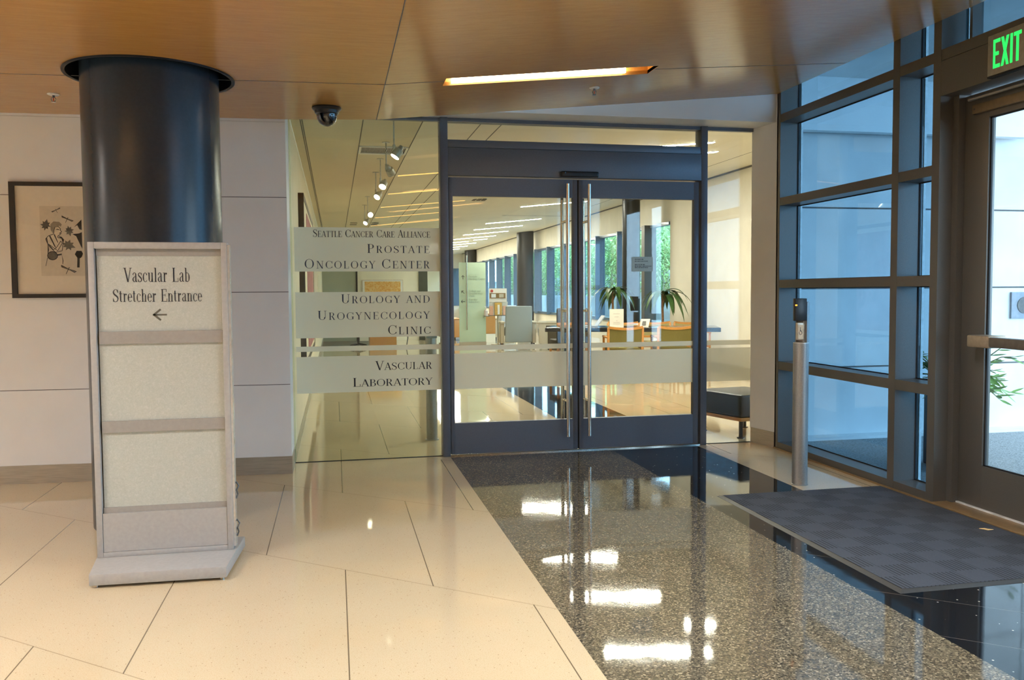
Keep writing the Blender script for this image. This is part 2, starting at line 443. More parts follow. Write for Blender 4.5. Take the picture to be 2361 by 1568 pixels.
G['S'] = (.62, pathq([(.51, .80), (.44, .94), (.29, .985), (.13, .89), (.09, .75), (.17, .62), (.31, .52), (.46, .41), (.53, .27), (.47, .10), (.30, .015), (.13, .07), (.06, .22)],
    [TN, TN, TN, .06, .10, .125, .13, .125, .10, .06, TN, TN, TN]) + gV(.515, .72, .98, TN) + gV(.06, .02, .28, TN))
G['T'] = (.68, gV(.34, 0, 1) + gH(.03, .65, 1 - TN / 2) + gV(.04, .76, 1, TN) + gV(.64, .76, 1, TN) + gS(.34, 0))
G['U'] = (.80, gV(.17, .28, 1) + gA(.40, .30, .285, .30, 180, 360, TK * .9) + gV(.67, .28, 1, TN * 1.2) + gS(.17, 1) + gS(.67, 1, .22))
G['V'] = (.74, gD(.38, 0, .10, 1, TK) + gD(.38, 0, .65, 1, TN * 1.3) + gS(.10, 1, .26) + gS(.65, 1, .22))
G['Y'] = (.74, gD(.37, .46, .10, 1, TK) + gD(.38, .46, .64, 1, TN * 1.3) + gV(.37, 0, .47) + gS(.37, 0) + gS(.10, 1, .24) + gS(.64, 1, .22))
lt = .105
G['a'] = (.50, pathq([(.09, .50), (.12, .60), (.22, .65), (.32, .62), (.36, .52)], [.07, .05, TN, .06, .10]) + gV(.35, .06, .53, .10) + pathq([(.35, .40), (.22, .36), (.11, .27), (.09, .15), (.15, .04), (.25, .03), (.35, .12)], [TN, TN, .07, .10, .06, TN, TN]) + pathq([(.35, .10), (.40, .02), (.47, .06)], [.09, .05, TN]))
G['b'] = (.54, gV(.13, 0.02, 1, lt) + gH(.02, .13, 1 - TN / 2) + gA(.26, .325, .23, .335, -110, 110, lt) + gH(.12, .28, .64) + gH(.12, .28, TN))
G['c'] = (.46, gA(.26, .325, .23, .335, 50, 315, lt) + [[(.36, .48), (.43, .48), (.43, .58), (.36, .58)]])
G['d'] = (.55, gV(.40, 0, 1, lt) + gH(.29, .40, 1 - TN / 2) + gA(.27, .325, .23, .335, 70, 290, lt) + gH(.25, .40, .64) + gH(.25, .5, TN / 2))
G['e'] = (.48, gA(.25, .325, .22, .335, 0, 318, lt) + gH(.06, .46, .36))
G['g'] = (.52, gA(.23, .44, .18, .215, 0, 360, .085) + pathq([(.36, .60), (.42, .66), (.49, .63)], [TN, TN, .06]) + pathq([(.13, .27), (.07, .17), (.16, .08), (.36, .06), (.46, -.04), (.38, -.2), (.22, -.24), (.07, -.17), (.06, -.06), (.15, .02)], [TN, .05, .07, .08, .07, TN, TN, .05, .05, TN]))
G['h'] = (.58, gV(.14, 0, 1, lt) + gH(.03, .14, 1 - TN / 2) + gS(.14, 0, .24) + gV(.43, 0, .48, lt) + gA(.30, .44, .185, .22, 0, 180, .09) + gS(.43, 0, .24))
G['i'] = (.28, gV(.14, 0, X, lt) + gH(.03, .14, X - TN / 2) + gS(.14, 0, .24) + [[(.085, .84), (.195, .84), (.195, .95), (.085, .95)]])
G['l'] = (.28, gV(.14, 0, 1, lt) + gH(.03, .14, 1 - TN / 2) + gS(.14, 0, .24))
G['n'] = (.58, gV(.14, 0, X, lt) + gH(.03, .14, X - TN / 2) + gS(.14, 0, .24) + gV(.43, 0, .48, lt) + gA(.30, .44, .185, .22, 0, 180, .09) + gS(.43, 0, .24))
G['o'] = (.52, gA(.26, .325, .23, .335, 0, 360, lt))
G['r'] = (.42, gV(.14, 0, X, lt) + gH(.03, .14, X - TN / 2) + gS(.14, 0, .26) + pathq([(.17, .45), (.24, .60), (.33, .64)], [TN, .05, TN]) + [[(.29, .53), (.38, .53), (.38, .64), (.29, .64)]])
G['s'] = (.42, pathq([(.35, .52), (.30, .62), (.20, .65), (.09, .58), (.08, .48), (.18, .38), (.28, .30), (.35, .19), (.31, .06), (.20, .01), (.09, .05), (.05, .15)], [TN, TN, TN, .06, .08, .10, .10, .08, .06, TN, TN, TN]) + gV(.355, .46, .64, TN) + gV(.05, .02, .2, TN))
G['t'] = (.36, gV(.15, .10, .86, lt) + gH(.03, .31, X - TN / 2) + pathq([(.15, .14), (.19, .02), (.30, .06)], [.09, .05, TN]))
G['u'] = (.58, gV(.14, .18, X, lt) + gH(.03, .14, X - TN / 2) + gA(.27, .22, .185, .22, 180, 360, .09) + gV(.43, 0, X, lt) + gH(.32, .43, X - TN / 2) + gH(.43, .54, TN / 2))
G['y'] = (.52, gD(.27, .02, .10, X, .10) + pathq([(.42, X), (.28, .05), (.20, -.18), (.08, -.2)], [TN, TN, TN, .07]) + gH(.01, .20, X - TN / 2) + gH(.34, .50, X - TN / 2))
def layout(runs, gap):
    """runs: list of (text, scale) -> quads, width  (units of cap height)"""
    x = 0; out = []
    for txt, s in runs:
        for ch in txt:
            if ch == ' ': x += .42 * s; continue
            wd, q = G[ch]
            out += [[(x + a * s, b * s) for a, b in quad] for quad in q]
            x += wd * s + gap * s
    return out, x
def lettering(mb, runs, gap, height, x0, z0, x1=None, y=0.0, yaw=0.0, th=.0015):
    """write on a vertical plane facing -y; squeezed to x0..x1 when x1 given"""
    q, wd = layout(runs, gap)
    sx = height if x1 is None else (x1 - x0) / max(wd, .001)
    for quad in q:
        mb.add([(x0 + a * sx, y, z0 + b * height) for a, b in quad] + [(x0 + a * sx, y + th, z0 + b * height) for a, b in quad],
               [(0, 1, 2, 3), (7, 6, 5, 4), (0, 4, 5, 1), (1, 5, 6, 2), (2, 6, 7, 3), (3, 7, 4, 0)])
def caps(txt, small=.78):
    r = []
    for wrd in txt.split(' '):
        if r: r.append((' ', 1))
        if wrd == 'AND': r.append((wrd, small)); continue
        r.append((wrd[0], 1)); r.append((wrd[1:], small))
    return r

# ================================================================== SETTING
def lw(x): return (-.3793 - .0486 * x) / .9988          # face line of the left wall
SL, XF, ZF = .1095, .302, 2.449                          # lobby ceiling: slope, fold, flat height
def cz(x): return ZF + max(0, x - XF) * SL
SL2, XF2, ZF2 = .095, .69, 2.58                          # waiting room ceiling
def cz2(x): return ZF2 + max(0, x - XF2) * SL2

o = MB().box(-6, 8.0, -11, 34, -.06, 0)
# the floor stops at the storefront in the lobby: use an L-shape
b = MB()
b.prism([(-6, -11, -.06), (3.62, -11, -.06), (3.62, -.30, -.06), (3.62, .25, -.06), (6.2, .25, -.06), (6.2, 34, -.06), (-.31, 34, -.06), (-.31, -.2, -.06), (-6, -.2, -.06)], (0, 0, .06))
struct(b.build('floor', m_floor, origin=(0, 0, 0)), 'polished terrazzo floor in cream, grey and black bands', 'floor')
b = MB().box(3.62, 30, -14, .35, -.12, -.03); b.box(6.2, 30, .35, 95, -.12, -.03)
struct(b.build('pavement', m_asphalt, origin=(0, 0, 0)), 'speckled grey paving outside the glass', 'pavement')

# --- left panelled wall
b = MB()
rows = [(.120, .6235), (.6285, 1.2665), (1.2715, 1.916), (1.921, 2.43), (2.432, 2.9)]
for z0, z1 in rows:
    ys = (lw(-6), lw(-.313))
    b.hexa([(-6, ys[0], z0), (-.313, ys[1], z0), (-.313, ys[1] + .05, z0), (-6, ys[0] + .05, z0)], [(-6, ys[0], z1), (-.313, ys[1], z1), (-.313, ys[1] + .05, z1), (-6, ys[0] + .05, z1)])
b.cur = 1
b.hexa([(-6, lw(-6) + .006, 0), (-.316, lw(-.313) + .006, 0), (-.316, .0, 0), (-6, .0, 0)], [(-6, lw(-6) + .006, 2.9), (-.316, lw(-.313) + .006, 2.9), (-.316, 0, 2.9), (-6, 0, 2.9)])
b.cur = 0
b.box(-.316, -.313, lw(-.313) + .05, 0, .12, 2.9)
struct(b.build('wall_left', [m_white, m_groove], origin=(-3, 0, 0)), 'white wall of large panels with thin horizontal joints', 'wall')
b = MB()
b.hexa([(-6, lw(-6) - .006, 0), (-.311, lw(-.313) - .006, 0), (-.311, lw(-.313) + .03, 0), (-6, lw(-6) + .03, 0)], [(-6, lw(-6) - .006, .1225), (-.311, lw(-.313) - .006, .1225), (-.311, lw(-.313) + .03, .1225), (-6, lw(-6) + .03, .1225)])
b.box(-.314, -.309, lw(-.313), -.012, 0, .1225)
struct(b.build('baseboard_left', m_steel_base, origin=(-3, -.2, 0)), 'brushed metal baseboard under the white panelled wall', 'baseboard')
# --- jamb wall between the door screen and the storefront
b = MB().hexa([(3.362, 0.02, .12), (3.42, -.30, .12), (3.62, -.30, .12), (3.62, .02, .12)], [(3.362, .02, 2.9), (3.42, -.30, 2.9), (3.62, -.30, 2.9), (3.62, .02, 2.9)])
b.hexa([(3.372, 0.02, 0), (3.43, -.30, 0), (3.62, -.30, 0), (3.62, .02, 0)], [(3.372, .02, .12), (3.43, -.30, .12), (3.62, -.30, .12), (3.62, .02, .12)])
struct(b.build('wall_jamb', m_white, origin=(3.5, -.1, 0)), 'short cream return wall between glass screen and storefront', 'wall')
b = MB().hexa([(3.357, 0.0, 0), (3.4105, -.285, 0), (3.425, -.285, 0), (3.371, 0, 0)], [(3.357, .0, .125), (3.4105, -.285, .125), (3.425, -.285, .125), (3.371, .0, .125)])
struct(b.build('baseboard_jamb', m_steel_base), 'scuffed metal baseboard on the short return wall', 'baseboard')
# --- walls behind the camera
b = MB().box(-6.2, -6, -11.2, 0, 0, 2.9)
struct(b.build('wall_far_left', m_white), 'white lobby wall beyond the left edge', 'wall')
b = MB().box(-6.2, 3.62, -11.2, -11, 0, 3.2)
struct(b.build('wall_back', m_cream), 'cream lobby wall behind the viewer', 'wall')
b = MB().box(3.417, 3.62, -11, -7.2, 0, 3.2)
struct(b.build('wall_right', m_white), 'white lobby wall beyond the entrance', 'wall')

# --- lobby ceiling with the column hole and the light slot
CC = (-.965, -1.43); CR = .425
bm = bmesh.new()
edge = [(-6, lw(-6)), (-2, lw(-2)), (-.313, -.372), (.302, -.468)]
outer = [(.302, -11), (-6, -11)] + edge
ov = [bm.verts.new((x, y, ZF)) for x, y in outer]
hv = [bm.verts.new((CC[0] + CR * math.cos(2 * math.pi * i / 64), CC[1] + CR * math.sin(2 * math.pi * i / 64), ZF)) for i in range(64)]
es = [bm.edges.new((ov[i], ov[(i + 1) % len(ov)])) for i in range(len(ov))] + [bm.edges.new((hv[i], hv[(i + 1) % 64])) for i in range(64)]
bmesh.ops.triangle_fill(bm, use_beauty=True, use_dissolve=False, edges=es)
slot = [(.65, -1.52), (1.96, -1.485), (1.96, -1.29), (.65, -1.345)]
rout = [(.302, -11), (3.417, -11), (3.417, -.285), (.302, -.468)]
rv = [bm.verts.new((x, y, cz(x))) for x, y in rout]; sv = [bm.verts.new((x, y, cz(x))) for x, y in slot]
for i in range(4): bm.faces.new((rv[i], rv[(i + 1) % 4], sv[(i + 1) % 4], sv[i]))
# thickness of the front edge and of the whole panel
for f in list(bm.faces):
    if f.normal.z > 0: f.normal_flip()
ret = bmesh.ops.extrude_face_region(bm, geom=list(bm.faces))
for g in ret['geom']:
    if isinstance(g, bmesh.types.BMVert): g.co.z += .022
bmesh.ops.recalc_face_normals(bm, faces=bm.faces)
me = bpy.data.meshes.new('ceiling'); bm.to_mesh(me); bm.free(); me.materials.append(m_ceil)
ceil = bpy.data.objects.new('ceiling', me); COL.objects.link(ceil)
struct(ceil, 'orange maple panelled lobby ceiling, sloping up at right', 'ceiling')
b = MB()
b.hexa([(-6, -1.122, ZF - .0012), (.30, -1.476, ZF - .0012), (.30, -1.472, ZF - .0012), (-6, -1.118, ZF - .0012)], [(-6, -1.122, ZF + .001), (.30, -1.476, ZF + .001), (.30, -1.472, ZF + .001), (-6, -1.118, ZF + .001)])
b.box(.2995, .3045, -11, -.469, ZF - .0015, ZF + .001)
def cq(x0, y0, x1, y1, wd):
    p = [(x0, y0 - wd), (x1, y1 - wd), (x1, y1 + wd), (x0, y0 + wd)]
    b.hexa([(x, y, cz(x) - .0012) for x, y in p], [(x, y, cz(x) + .001) for x, y in p])
cq(1.97, -1.40, 3.41, -1.20, .002)
cq(.305, -1.474, .645, -1.46, .002)
b.build('seam', m_groove, ceil, off=(0, 0, 0))
# --- soffit (bulkhead) above the glass screen
b = MB().box(-.313, 3.417, -.278, -.0, 2.572, 3.3)
b.box(-.31, 6.1, 0.0, .09, 2.58, 3.4)
struct(b.build('trim_1', m_white, origin=(1.5, 0, 2.57)), 'white bulkhead above the glass door screen', 'bulkhead')
b = MB().box(-6.4, 8, -11.4, 35, 3.5, 3.6)
struct(b.build('ceiling', m_plaster), 'roof slab hidden above the ceilings', 'roof')

# --- waiting room: ceiling, walls
b = MB()
b.poly([(-.31, .09, ZF2), (XF2, .09, ZF2), (XF2, 34, ZF2), (-.31, 34, ZF2)])
struct(b.build('ceiling', m_tile, origin=(0, 0, ZF2)), 'flat acoustic tile ceiling strip along the left of the waiting room', 'ceiling')
m_plainceil = mat('smooth_ceiling', (.74, .715, .62), .75, var=.015, scale=2)
b = MB()
b.prism([(XF2, .09, ZF2), (6.1, .09, cz2(6.1)), (6.1, 34, cz2(6.1)), (XF2, 34, ZF2)], (0, 0, .03))
rc = struct(b.build('ceiling', m_plainceil, origin=(0, 0, ZF2)), 'smooth sloping waiting room ceiling rising towards the windows', 'ceiling')
b = MB()
for x in (-.236, -.222, .236, .690, 1.19, 1.38): b.box(x - .004, x + .004, .1, 34, cz2(x) - .002, cz2(x) + .001)
b.box(.236, .69, 1.795, 1.803, ZF2 - .002, ZF2 + .001)
b.box(5.21, 5.216, .1, 11.0, cz2(5.21) - .002, cz2(5.21) + .001)
b.box(3.37, 5.21, 10.97, 10.99, 2.84, 2.842)
b.build('joint', m_groove, rc)
b = MB().box(-.34, -.312, .012, 34, 0, 2.7)
struct(b.build('wall_left_inner', m_cream), 'cream wall along the left side of the waiting room', 'wall')
b = MB().box(-.312, -.306, .02, 34, 0, .10)
struct(b.build('baseboard_left_inner', m_steel_base), 'metal baseboard along the left waiting room wall', 'baseboard')
W = 6.02
b = MB()
b.box(W, W + .25, .3, 8.23, 0, 3.3)
b.box(W, W + .25, 8.23, 34, 0, .60); b.box(W, W + .25, 8.23, 34, 2.52, 3.3)
struct(b.build('wall_window_side', m_cream), 'cream wall with a deep bulkhead over the window band', 'wall')
b = MB().box(W - .035, W, .3, 34, 3.065, 3.10)
struct(b.build('trim_2', m_groove), 'dark valance line between window wall and ceiling', 'trim')
b = MB().box(W - .012, W, .3, 8.2, 0, .10)
struct(b.build('baseboard_window_side', m_steel_base), 'metal baseboard on the cream wall right of the windows', 'baseboard')
b = MB().box(3.62, W, .25, .45, -.12, 3.4)
struct(b.build('wall_front', m_cream), 'wall beside the bench, outside face white concrete', 'wall')
b = MB().box(-.31, 6.2, 34, 34.2, 0, 3.4)
struct(b.build('wall_end', m_cream), 'cream wall at the far end of the waiting room', 'wall')
b = MB().box(.58, 2.17, 16, 16.12, 0, 2.66)
struct(b.build('wall_partition', m_cream), 'lit cream partition carrying the ochre picture', 'wall')
m_gg = mat('grey_green_panel', (.36, .40, .33), .35, var=.03, scale=3)
b = MB().box(-.31, .54, 16.02, 16.10, 0, 2.58)
struct(b.build('wall_corridor', m_gg), 'grey green panel at the end of the left corridor', 'wall')
b = MB().box(.54, .585, 15.98, 16.14, 0, 2.58); b2 = MB().box(2.17, 2.40, 15.96, 16.2, 0, 2.75)
struct(b.build('trim_3', m_gasket), 'dark edge post left of the ochre picture', 'trim')
struct(b2.build('trim_4', mat('dark_green_post', (.03, .04, .03), .4)), 'dark green post right of the ochre picture', 'trim')

# --- window band
m_fin = mat('blue_grey_fin', (.11, .165, .235), .35, .15, .5, .15)
win = thing('window_5', 'long band of windows with deep blue vertical fins', 'window', (W, 20, .6), None, 'structure')
b = MB(); ys = [10.84 + 1.53 * k for k in range(15)]
for y in ys: MB().box(W - .125, W + .10, y, y + .05, .60, 2.52).build('mullion', m_fin, win)
MB().box(W - .14, W + .1, 9.17, 9.34, .60, 2.52).build('mullion', m_bronze, win)
MB().box(W - .03, W + .06, 8.23, 34, .60, .665).build('window_sill', m_fin, win)
MB().box(W - .03, W + .08, 8.23, 34, 2.465, 2.52).build('window_head', m_fin, win)
MB().box(W + .05, W + .058, 8.24, 33.9, .66, 2.47).build('window_pane', glass('window_glass', (.80, .90, .94), .03), win)
MB().box(W + .03, W + .08, 8.23, 8.27, .66, 2.47).build('frame_side', m_fin, win)
end = thing('window_6', 'blue window in the corner of the far end wall', 'window', (5.75, 33.98, .6), None, 'structure')
MB().box(5.45, 6.0, 33.96, 34.0, .6, 2.38).build('window_pane', mat('dusky_blue_glass', (.10, .18, .28), .2), end)
MB().box(5.42, 5.47, 33.94, 34.0, .6, 2.42).build('frame_side', m_fin, end)

# ------------------------------------------------------------------ glass screen and sliding doors
XA0, XA1, XC0, XC1, XM, XE = .793, .851, 2.896, 2.950, 1.8715, 3.357
fr = thing('trim_5', 'grey blue metal frame and header around the sliding doors', 'door frame', (1.87, 0, 0), None, 'structure')
MB().box(XA0, XA1, -.035, .09, 0, 2.585).build('post', m_doorframe, fr, bevel=.003)
MB().box(XC0, XC1, -.035, .09, 0, 2.585).build('post', m_doorframe, fr, bevel=.003)
MB().box(XA1, XC0, -.028, .10, 2.352, 2.408).build('header_rail', m_doorframe, fr, bevel=.002)
MB().box(XA1, XC0, -.034, .10, 2.140, 2.3495).build('header_cover', m_doorframe, fr, bevel=.002)
MB().box(XA1, XC0, -.020, .06, 2.545, 2.572).build('top_rail', m_doorframe, fr)
MB().box(XC1, XE, -.012, .03, 2.545, 2.572).build('top_rail', m_doorframe, fr)
MB().box(-.313, XA0, -.012, .03, 2.545, 2.572).build('top_rail', m_doorframe, fr)
MB().box(XA1 + .0, XC0 - .0, -.03, .03, 0.0, .008).build('threshold', m_steel, fr)
def leaf(n, xa, xb, stile_out, hx, label):
    d = thing('door_%d' % n, label, 'sliding door', ((xa + xb) / 2, 0, 0), None, 'structure')
    g0, g1 = .252, 1.988
    sl = (xa, xa + stile_out) if n == 1 else (xb - stile_out, xb)
    inner = (xb - .036, xb) if n == 1 else (xa, xa + .034)
    y0, y1 = -.016, .028
    MB().box(*sl, y0, y1, .012, 2.128).build('stile', m_doorframe, d, bevel=.0015)
    MB().box(*inner, y0, y1, .012, 2.128).build('stile', m_doorframe, d, bevel=.0015)
    gx0, gx1 = (sl[1], inner[0]) if n == 1 else (inner[1], sl[0])
    MB().box(gx0, gx1, y0 + .001, y1, .012, g0).build('bottom_rail', m_doorframe, d)
    MB().box(gx0, gx1, y0 + .001, y1, g1, 2.128).build('top_rail', m_doorframe, d)
    p = MB().box(gx0, gx1, .000, .010, g0, g1).build('glass_pane', m_glass, d)
    for z0, z1 in ((.515, .789), (.812, .850)):
        MB().box(gx0, gx1, -.0015, -.0005, z0, z1).build('frosted_band', m_frost, p)
    for sgn in (-1, 1):
        yy = -.075 if sgn < 0 else .095
        h = MB().cyl((hx, yy, .123), (hx, yy, 2.089), .0145, n=18).build('pull_handle', m_steel, d, smooth=True)
        s = MB()
        for z in (.40, 1.105, 1.805): s.cyl((hx, yy, z), (hx, .0 if sgn < 0 else .01, z), .010, n=12)
        s.build('standoff', m_steel, h, smooth=True)
    gk = MB().box(xb - .004, xb + .003, -.012, .024, .012, 2.128) if n == 1 else MB().box(xa - .002, xa + .003, -.012, .024, .012, 2.128)
    gk.build('seal', m_gasket, d)
    return d
dl = leaf(1, XA1 + .006, XM - .006, .030, 1.772, 'left sliding glass door leaf with tall steel pull handle')
dr = leaf(2, XM + .006, XC0 - .012, .044, 1.945, 'right sliding glass door leaf carrying the small paper notice')
# glass sidelights and transom
w1 = thing('window_1', 'fixed glass sidelight left of the doors with frosted lettering bands', 'glass panel', (.24, 0, 0), None, 'structure')
g1 = MB().box(-.308, XA0 - .004, .000, .012, .004, 2.55).build('glass_pane', m_glass_g, w1)
for z0, z1 in ((1.418, 1.744), (.926, 1.266), (.826, .864), (.516, .788)):
    MB().box(-.285, XA0 - .008, -.0015, -.0005, z0, z1).build('frosted_band', m_frost, g1)
LINES = [('SEATTLE CANCER CARE ALLIANCE', -.150, .716, 1.672, .056, .02, m_ink), ('PROSTATE', .241, .721, 1.556, .066, .16, m_inkblue),
         ('ONCOLOGY CENTER', -.215, .720, 1.440, .070, .16, m_inkblue), ('UROLOGY AND', .044, .717, 1.181, .068, .14, m_inkblue),
         ('UROGYNECOLOGY', -.128, .716, 1.060, .068, .15, m_inkblue), ('CLINIC', .386, .721, .944, .070, .14, m_ink),
         ('VASCULAR', .291, .721, .677, .068, .03, m_ink), ('LABORATORY', .119, .722, .556, .066, .01, m_ink)]
for txt, x0, x1, z0, h, gap, m in LINES:
    b = MB(); lettering(b, caps(txt, .80), gap, h, x0, z0, x1, -.0032)
    b.build('lettering', m, w1, recalc=False)
MB().box(-.312, -.302, -.004, .016, .004, 2.55).build('edge_channel', m_glass_g, w1)
MB().box(-.308, XA0, -.002, .014, 0, .004).build('bottom_channel', m_gasket, w1)
w2 = thing('window_2', 'narrow glass transom above the sliding door header', 'glass panel', (1.87, 0, 2.41), None, 'structure')
MB().box(XA1, XC0, .010, .020, 2.408, 2.545).build('glass_pane', m_glass, w2)
w3 = thing('window_3', 'narrow fixed glass sidelight right of the doors', 'glass panel', (3.15, 0, 0), None, 'structure')
g3 = MB().box(XC1, XE - .004, .000, .012, .004, 2.55).build('glass_pane', m_glass, w3)
for z0, z1 in ((.515, .789), (.812, .850)):
    MB().box(XC1, XE - .008, -.0015, -.0005, z0, z1).build('frosted_band', frost('frosted_film_clear', (.70, .68, .54), .45), g3)
MB().box(XC1, XE, -.002, .014, 0, .004).build('bottom_channel', m_gasket, w3)
# motion sensor and paper notice
s = thing('motion_sensor', 'black motion sensor bar on the door header', 'sensor', (1.875, -.05, 2.14))
MB().box(1.724, 2.026, -.075, -.034, 2.142, 2.186).build('housing', m_black, s, bevel=.010, seg=3)
MB().box(1.74, 2.01, -.0765, -.070, 2.150, 2.166).build('lens', m_black, s)
MB().cyl((1.756, -.074, 2.172), (1.756, -.0775, 2.172), .006, n=12).build('lens', m_dome, s)
pn = thing('paper_notice', 'pale blue paper notice taped on the right door glass', 'notice', (2.41, -.003, 1.41))
MB().box(2.322, 2.497, -.003, -.001, 1.414, 1.531).build('sheet', m_bluepaper, pn)
b = MB()
for i, (z, wd) in enumerate([(1.508, .06), (1.493, .105), (1.466, .075), (1.454, .135), (1.442, .115)]):
    x = 2.345
    while x < 2.345 + wd: l = random.uniform(.006, .018); b.box(x, x + l, -.0042, -.0032, z, z + .005); x += l + .005
b.build('lettering', m_ink, pn)

# ------------------------------------------------------------------ storefront on the right
XS = 3.417
m_cap = mat('outer_cap_metal', (.85, .86, .85), .4)
st = thing('window_4', 'bronze framed glazed storefront with small square panes', 'storefront', (XS, -1.2, 0), None, 'structure')
verts_y = [(-.272, -.336), (-1.698, -1.763), (-2.061, -2.124)]
for a, c in verts_y:
    MB().box(XS, XS + .17, c, a, 0, 3.2).build('mullion', m_bronze, st)
    MB().box(XS + .172, XS + .190, c - .006, a + .006, 0, 3.2).build('outer_cap', m_cap, st)
MB().box(XS, XS + .17, -.30, -.272, 0, 3.2).build('mullion', m_bronze, st)
zs = [(0, .056), (.633, .697), (1.276, 1.338), (1.917, 1.978), (2.560, 2.622)]
bays = [(-1.698, -.336), (-2.061, -1.763)]
for (c, a) in bays:
    for z0, z1 in zs: MB().box(XS + .001, XS + .17, c, a, z0, z1).build('transom_bar', m_bronze, st)
    tops = zs + [(3.2, 3.2)]
    for i in range(5):
        z0, z1 = tops[i][1], tops[i + 1][0]
        MB().box(XS + .158, XS + .168, c + .004, a - .004, z0 + .004, z1 - .004).build('glass_pane', m_tint, st)
        g = MB()
        for yy in (c, a - .006): g.box(XS + .148, XS + .158, yy, yy + .006, z0, z1)
        for zz in (z0, z1 - .006): g.box(XS + .148, XS + .158, c, a, zz, zz + .006)
        g.build('gasket', m_gasket, st)
# beyond the exit door (towards and behind the viewer)
dj = [(-3.905, -3.84), (-4.27, -4.205), (-5.70, -5.635), (-7.2, -7.135)]
for c, a in dj: MB().box(XS, XS + .17, c, a, 0, 3.2).build('mullion', m_bronze, st)
for (c, a) in [(-4.205, -3.905), (-5.635, -4.27), (-7.135, -5.70)]:
    for z0, z1 in zs: MB().box(XS + .001, XS + .17, c, a, z0, z1).build('transom_bar', m_bronze, st)
    MB().box(XS + .158, XS + .168, c, a, .05, 3.2).build('glass_pane', m_tint, st)
# header over the exit door
MB().box(XS + .001, XS + .17, -3.84, -2.124, 2.362, 2.559).build('door_header', m_bronze, st)
MB().box(XS + .002, XS + .17, -3.84, -2.124, 2.5625, 2.624).build('transom_bar', m_bronze, st)
MB().box(XS + .158, XS + .168, -3.84, -2.124, 2.624, 3.2).build('glass_pane', m_tint, st)
MB().box(XS + .10, XS + .17, -2.245, -2.224, 2.624, 3.2).build('mullion', m_bronze, st)
MB().box(XS + .088, XS + .17, -2.168, -2.124, 0, 2.362).build('jamb_stop', m_bronze, st)
MB().box(XS + .088, XS + .17, -3.84, -3.795, 0, 2.362).build('jamb_stop', m_bronze, st)
b = MB().box(XS - .02, XS + .17, -3.84, -2.124, .0, .014)
struct(b.build('trim_6', m_thresh, bevel=.004), 'bronze threshold strip along the exit door', 'threshold')
b = MB().box(XS - .012, XS, -2.124, -.285, .0, .010)
struct(b.build('trim_7', m_thresh), 'thin bronze strip where the floor meets the storefront', 'trim')
b = MB().box(XS + .115, XS + .28, -3.79, -2.17, .012, .022)
struct(b.build('trim_8', mat('worn_white_sill', (.72, .74, .76), .35, .3, var=.15, scale=20, stretch=(4, .6, 1))), 'worn white sill under the exit door', 'sill')
# exit door
XD = 3.545
ed = thing('door_3', 'brown framed glass exit door with push bar', 'exit door', (XD, -2.6, 0), None, 'structure')
ya, yb = -2.172, -2.98
g0, g1, s0, s1 = .262, 2.205, -2.352, -2.84
MB().box(XD, XD + .045, s0, ya, .022, 2.352).build('stile', m_bronze, ed, bevel=.002)
MB().box(XD, XD + .045, yb, s1, .022, 2.352).build('stile', m_bronze, ed, bevel=.002)
MB().box(XD, XD + .045, s1, s0, .022, g0).build('bottom_rail', m_bronze, ed)
MB().box(XD, XD + .045, s1, s0, g1, 2.352).build('top_rail', m_bronze, ed)
MB().box(XD + .022, XD + .030, s1, s0, g0, g1).build('glass_pane', m_clear, ed)
g = MB().box(XD + .012, XD + .022, s0 - .010, s0, g0, g1).box(XD + .012, XD + .022, s1, s0, g0, g0 + .008).box(XD + .012, XD + .022, s1, s0, g1 - .008, g1)
g.build('gasket', m_gasket, ed)
pb = MB().hexa([(3.43, -2.94, .940), (3.43, -2.515, .945), (3.485, -2.515, .945), (3.485, -2.94, .940)], [(3.43, -2.94, .995), (3.43, -2.515, .998), (3.485, -2.515, .998), (3.485, -2.94, .995)]).build('push_bar', mat('push_bar_metal', (.14, .12, .10), .4, .5), ed, bevel=.006)
MB().box(3.425, XD, -2.516, -2.358, .938, 1.004).build('push_bar_end', mat('push_bar_cap', (.36, .29, .21), .4, .5), pb, bevel=.008)
cl = MB().box(XD - .028, XD, -2.95, -2.255, 2.235, 2.285).build('closer_track', m_bronze_lt, ed, bevel=.003)
MB().tube([(XD - .035, -2.238, 2.318), (XD - .035, -2.60, 2.318), (XD - .035, -2.95, 2.318)], .010, 10).build('closer_arm', m_pole, cl, smooth=True)
MB().cyl((XD - .029, -2.272, 2.26), (XD - .0285, -2.272, 2.26), .006, n=10).build('screw', m_bronze, cl)
# second leaf of the exit, out of view to the right
MB().box(XD, XD + .045, -3.12, -2.985, .022, 2.352).build('stile', m_bronze, ed)
MB().box(XD + .022, XD + .030, -3.70, -3.12, g0, g1).build('glass_pane', m_clear, ed)
MB().box(XD, XD + .045, -3.79, -3.12, .022, g0).build('bottom_rail', m_bronze, ed)
MB().box(XD, XD + .045, -3.79, -3.12, g1, 2.352).build('top_rail', m_bronze, ed)
MB().box(XD, XD + .045, -3.79, -3.70, g0, g1).build('stile', m_bronze, ed)

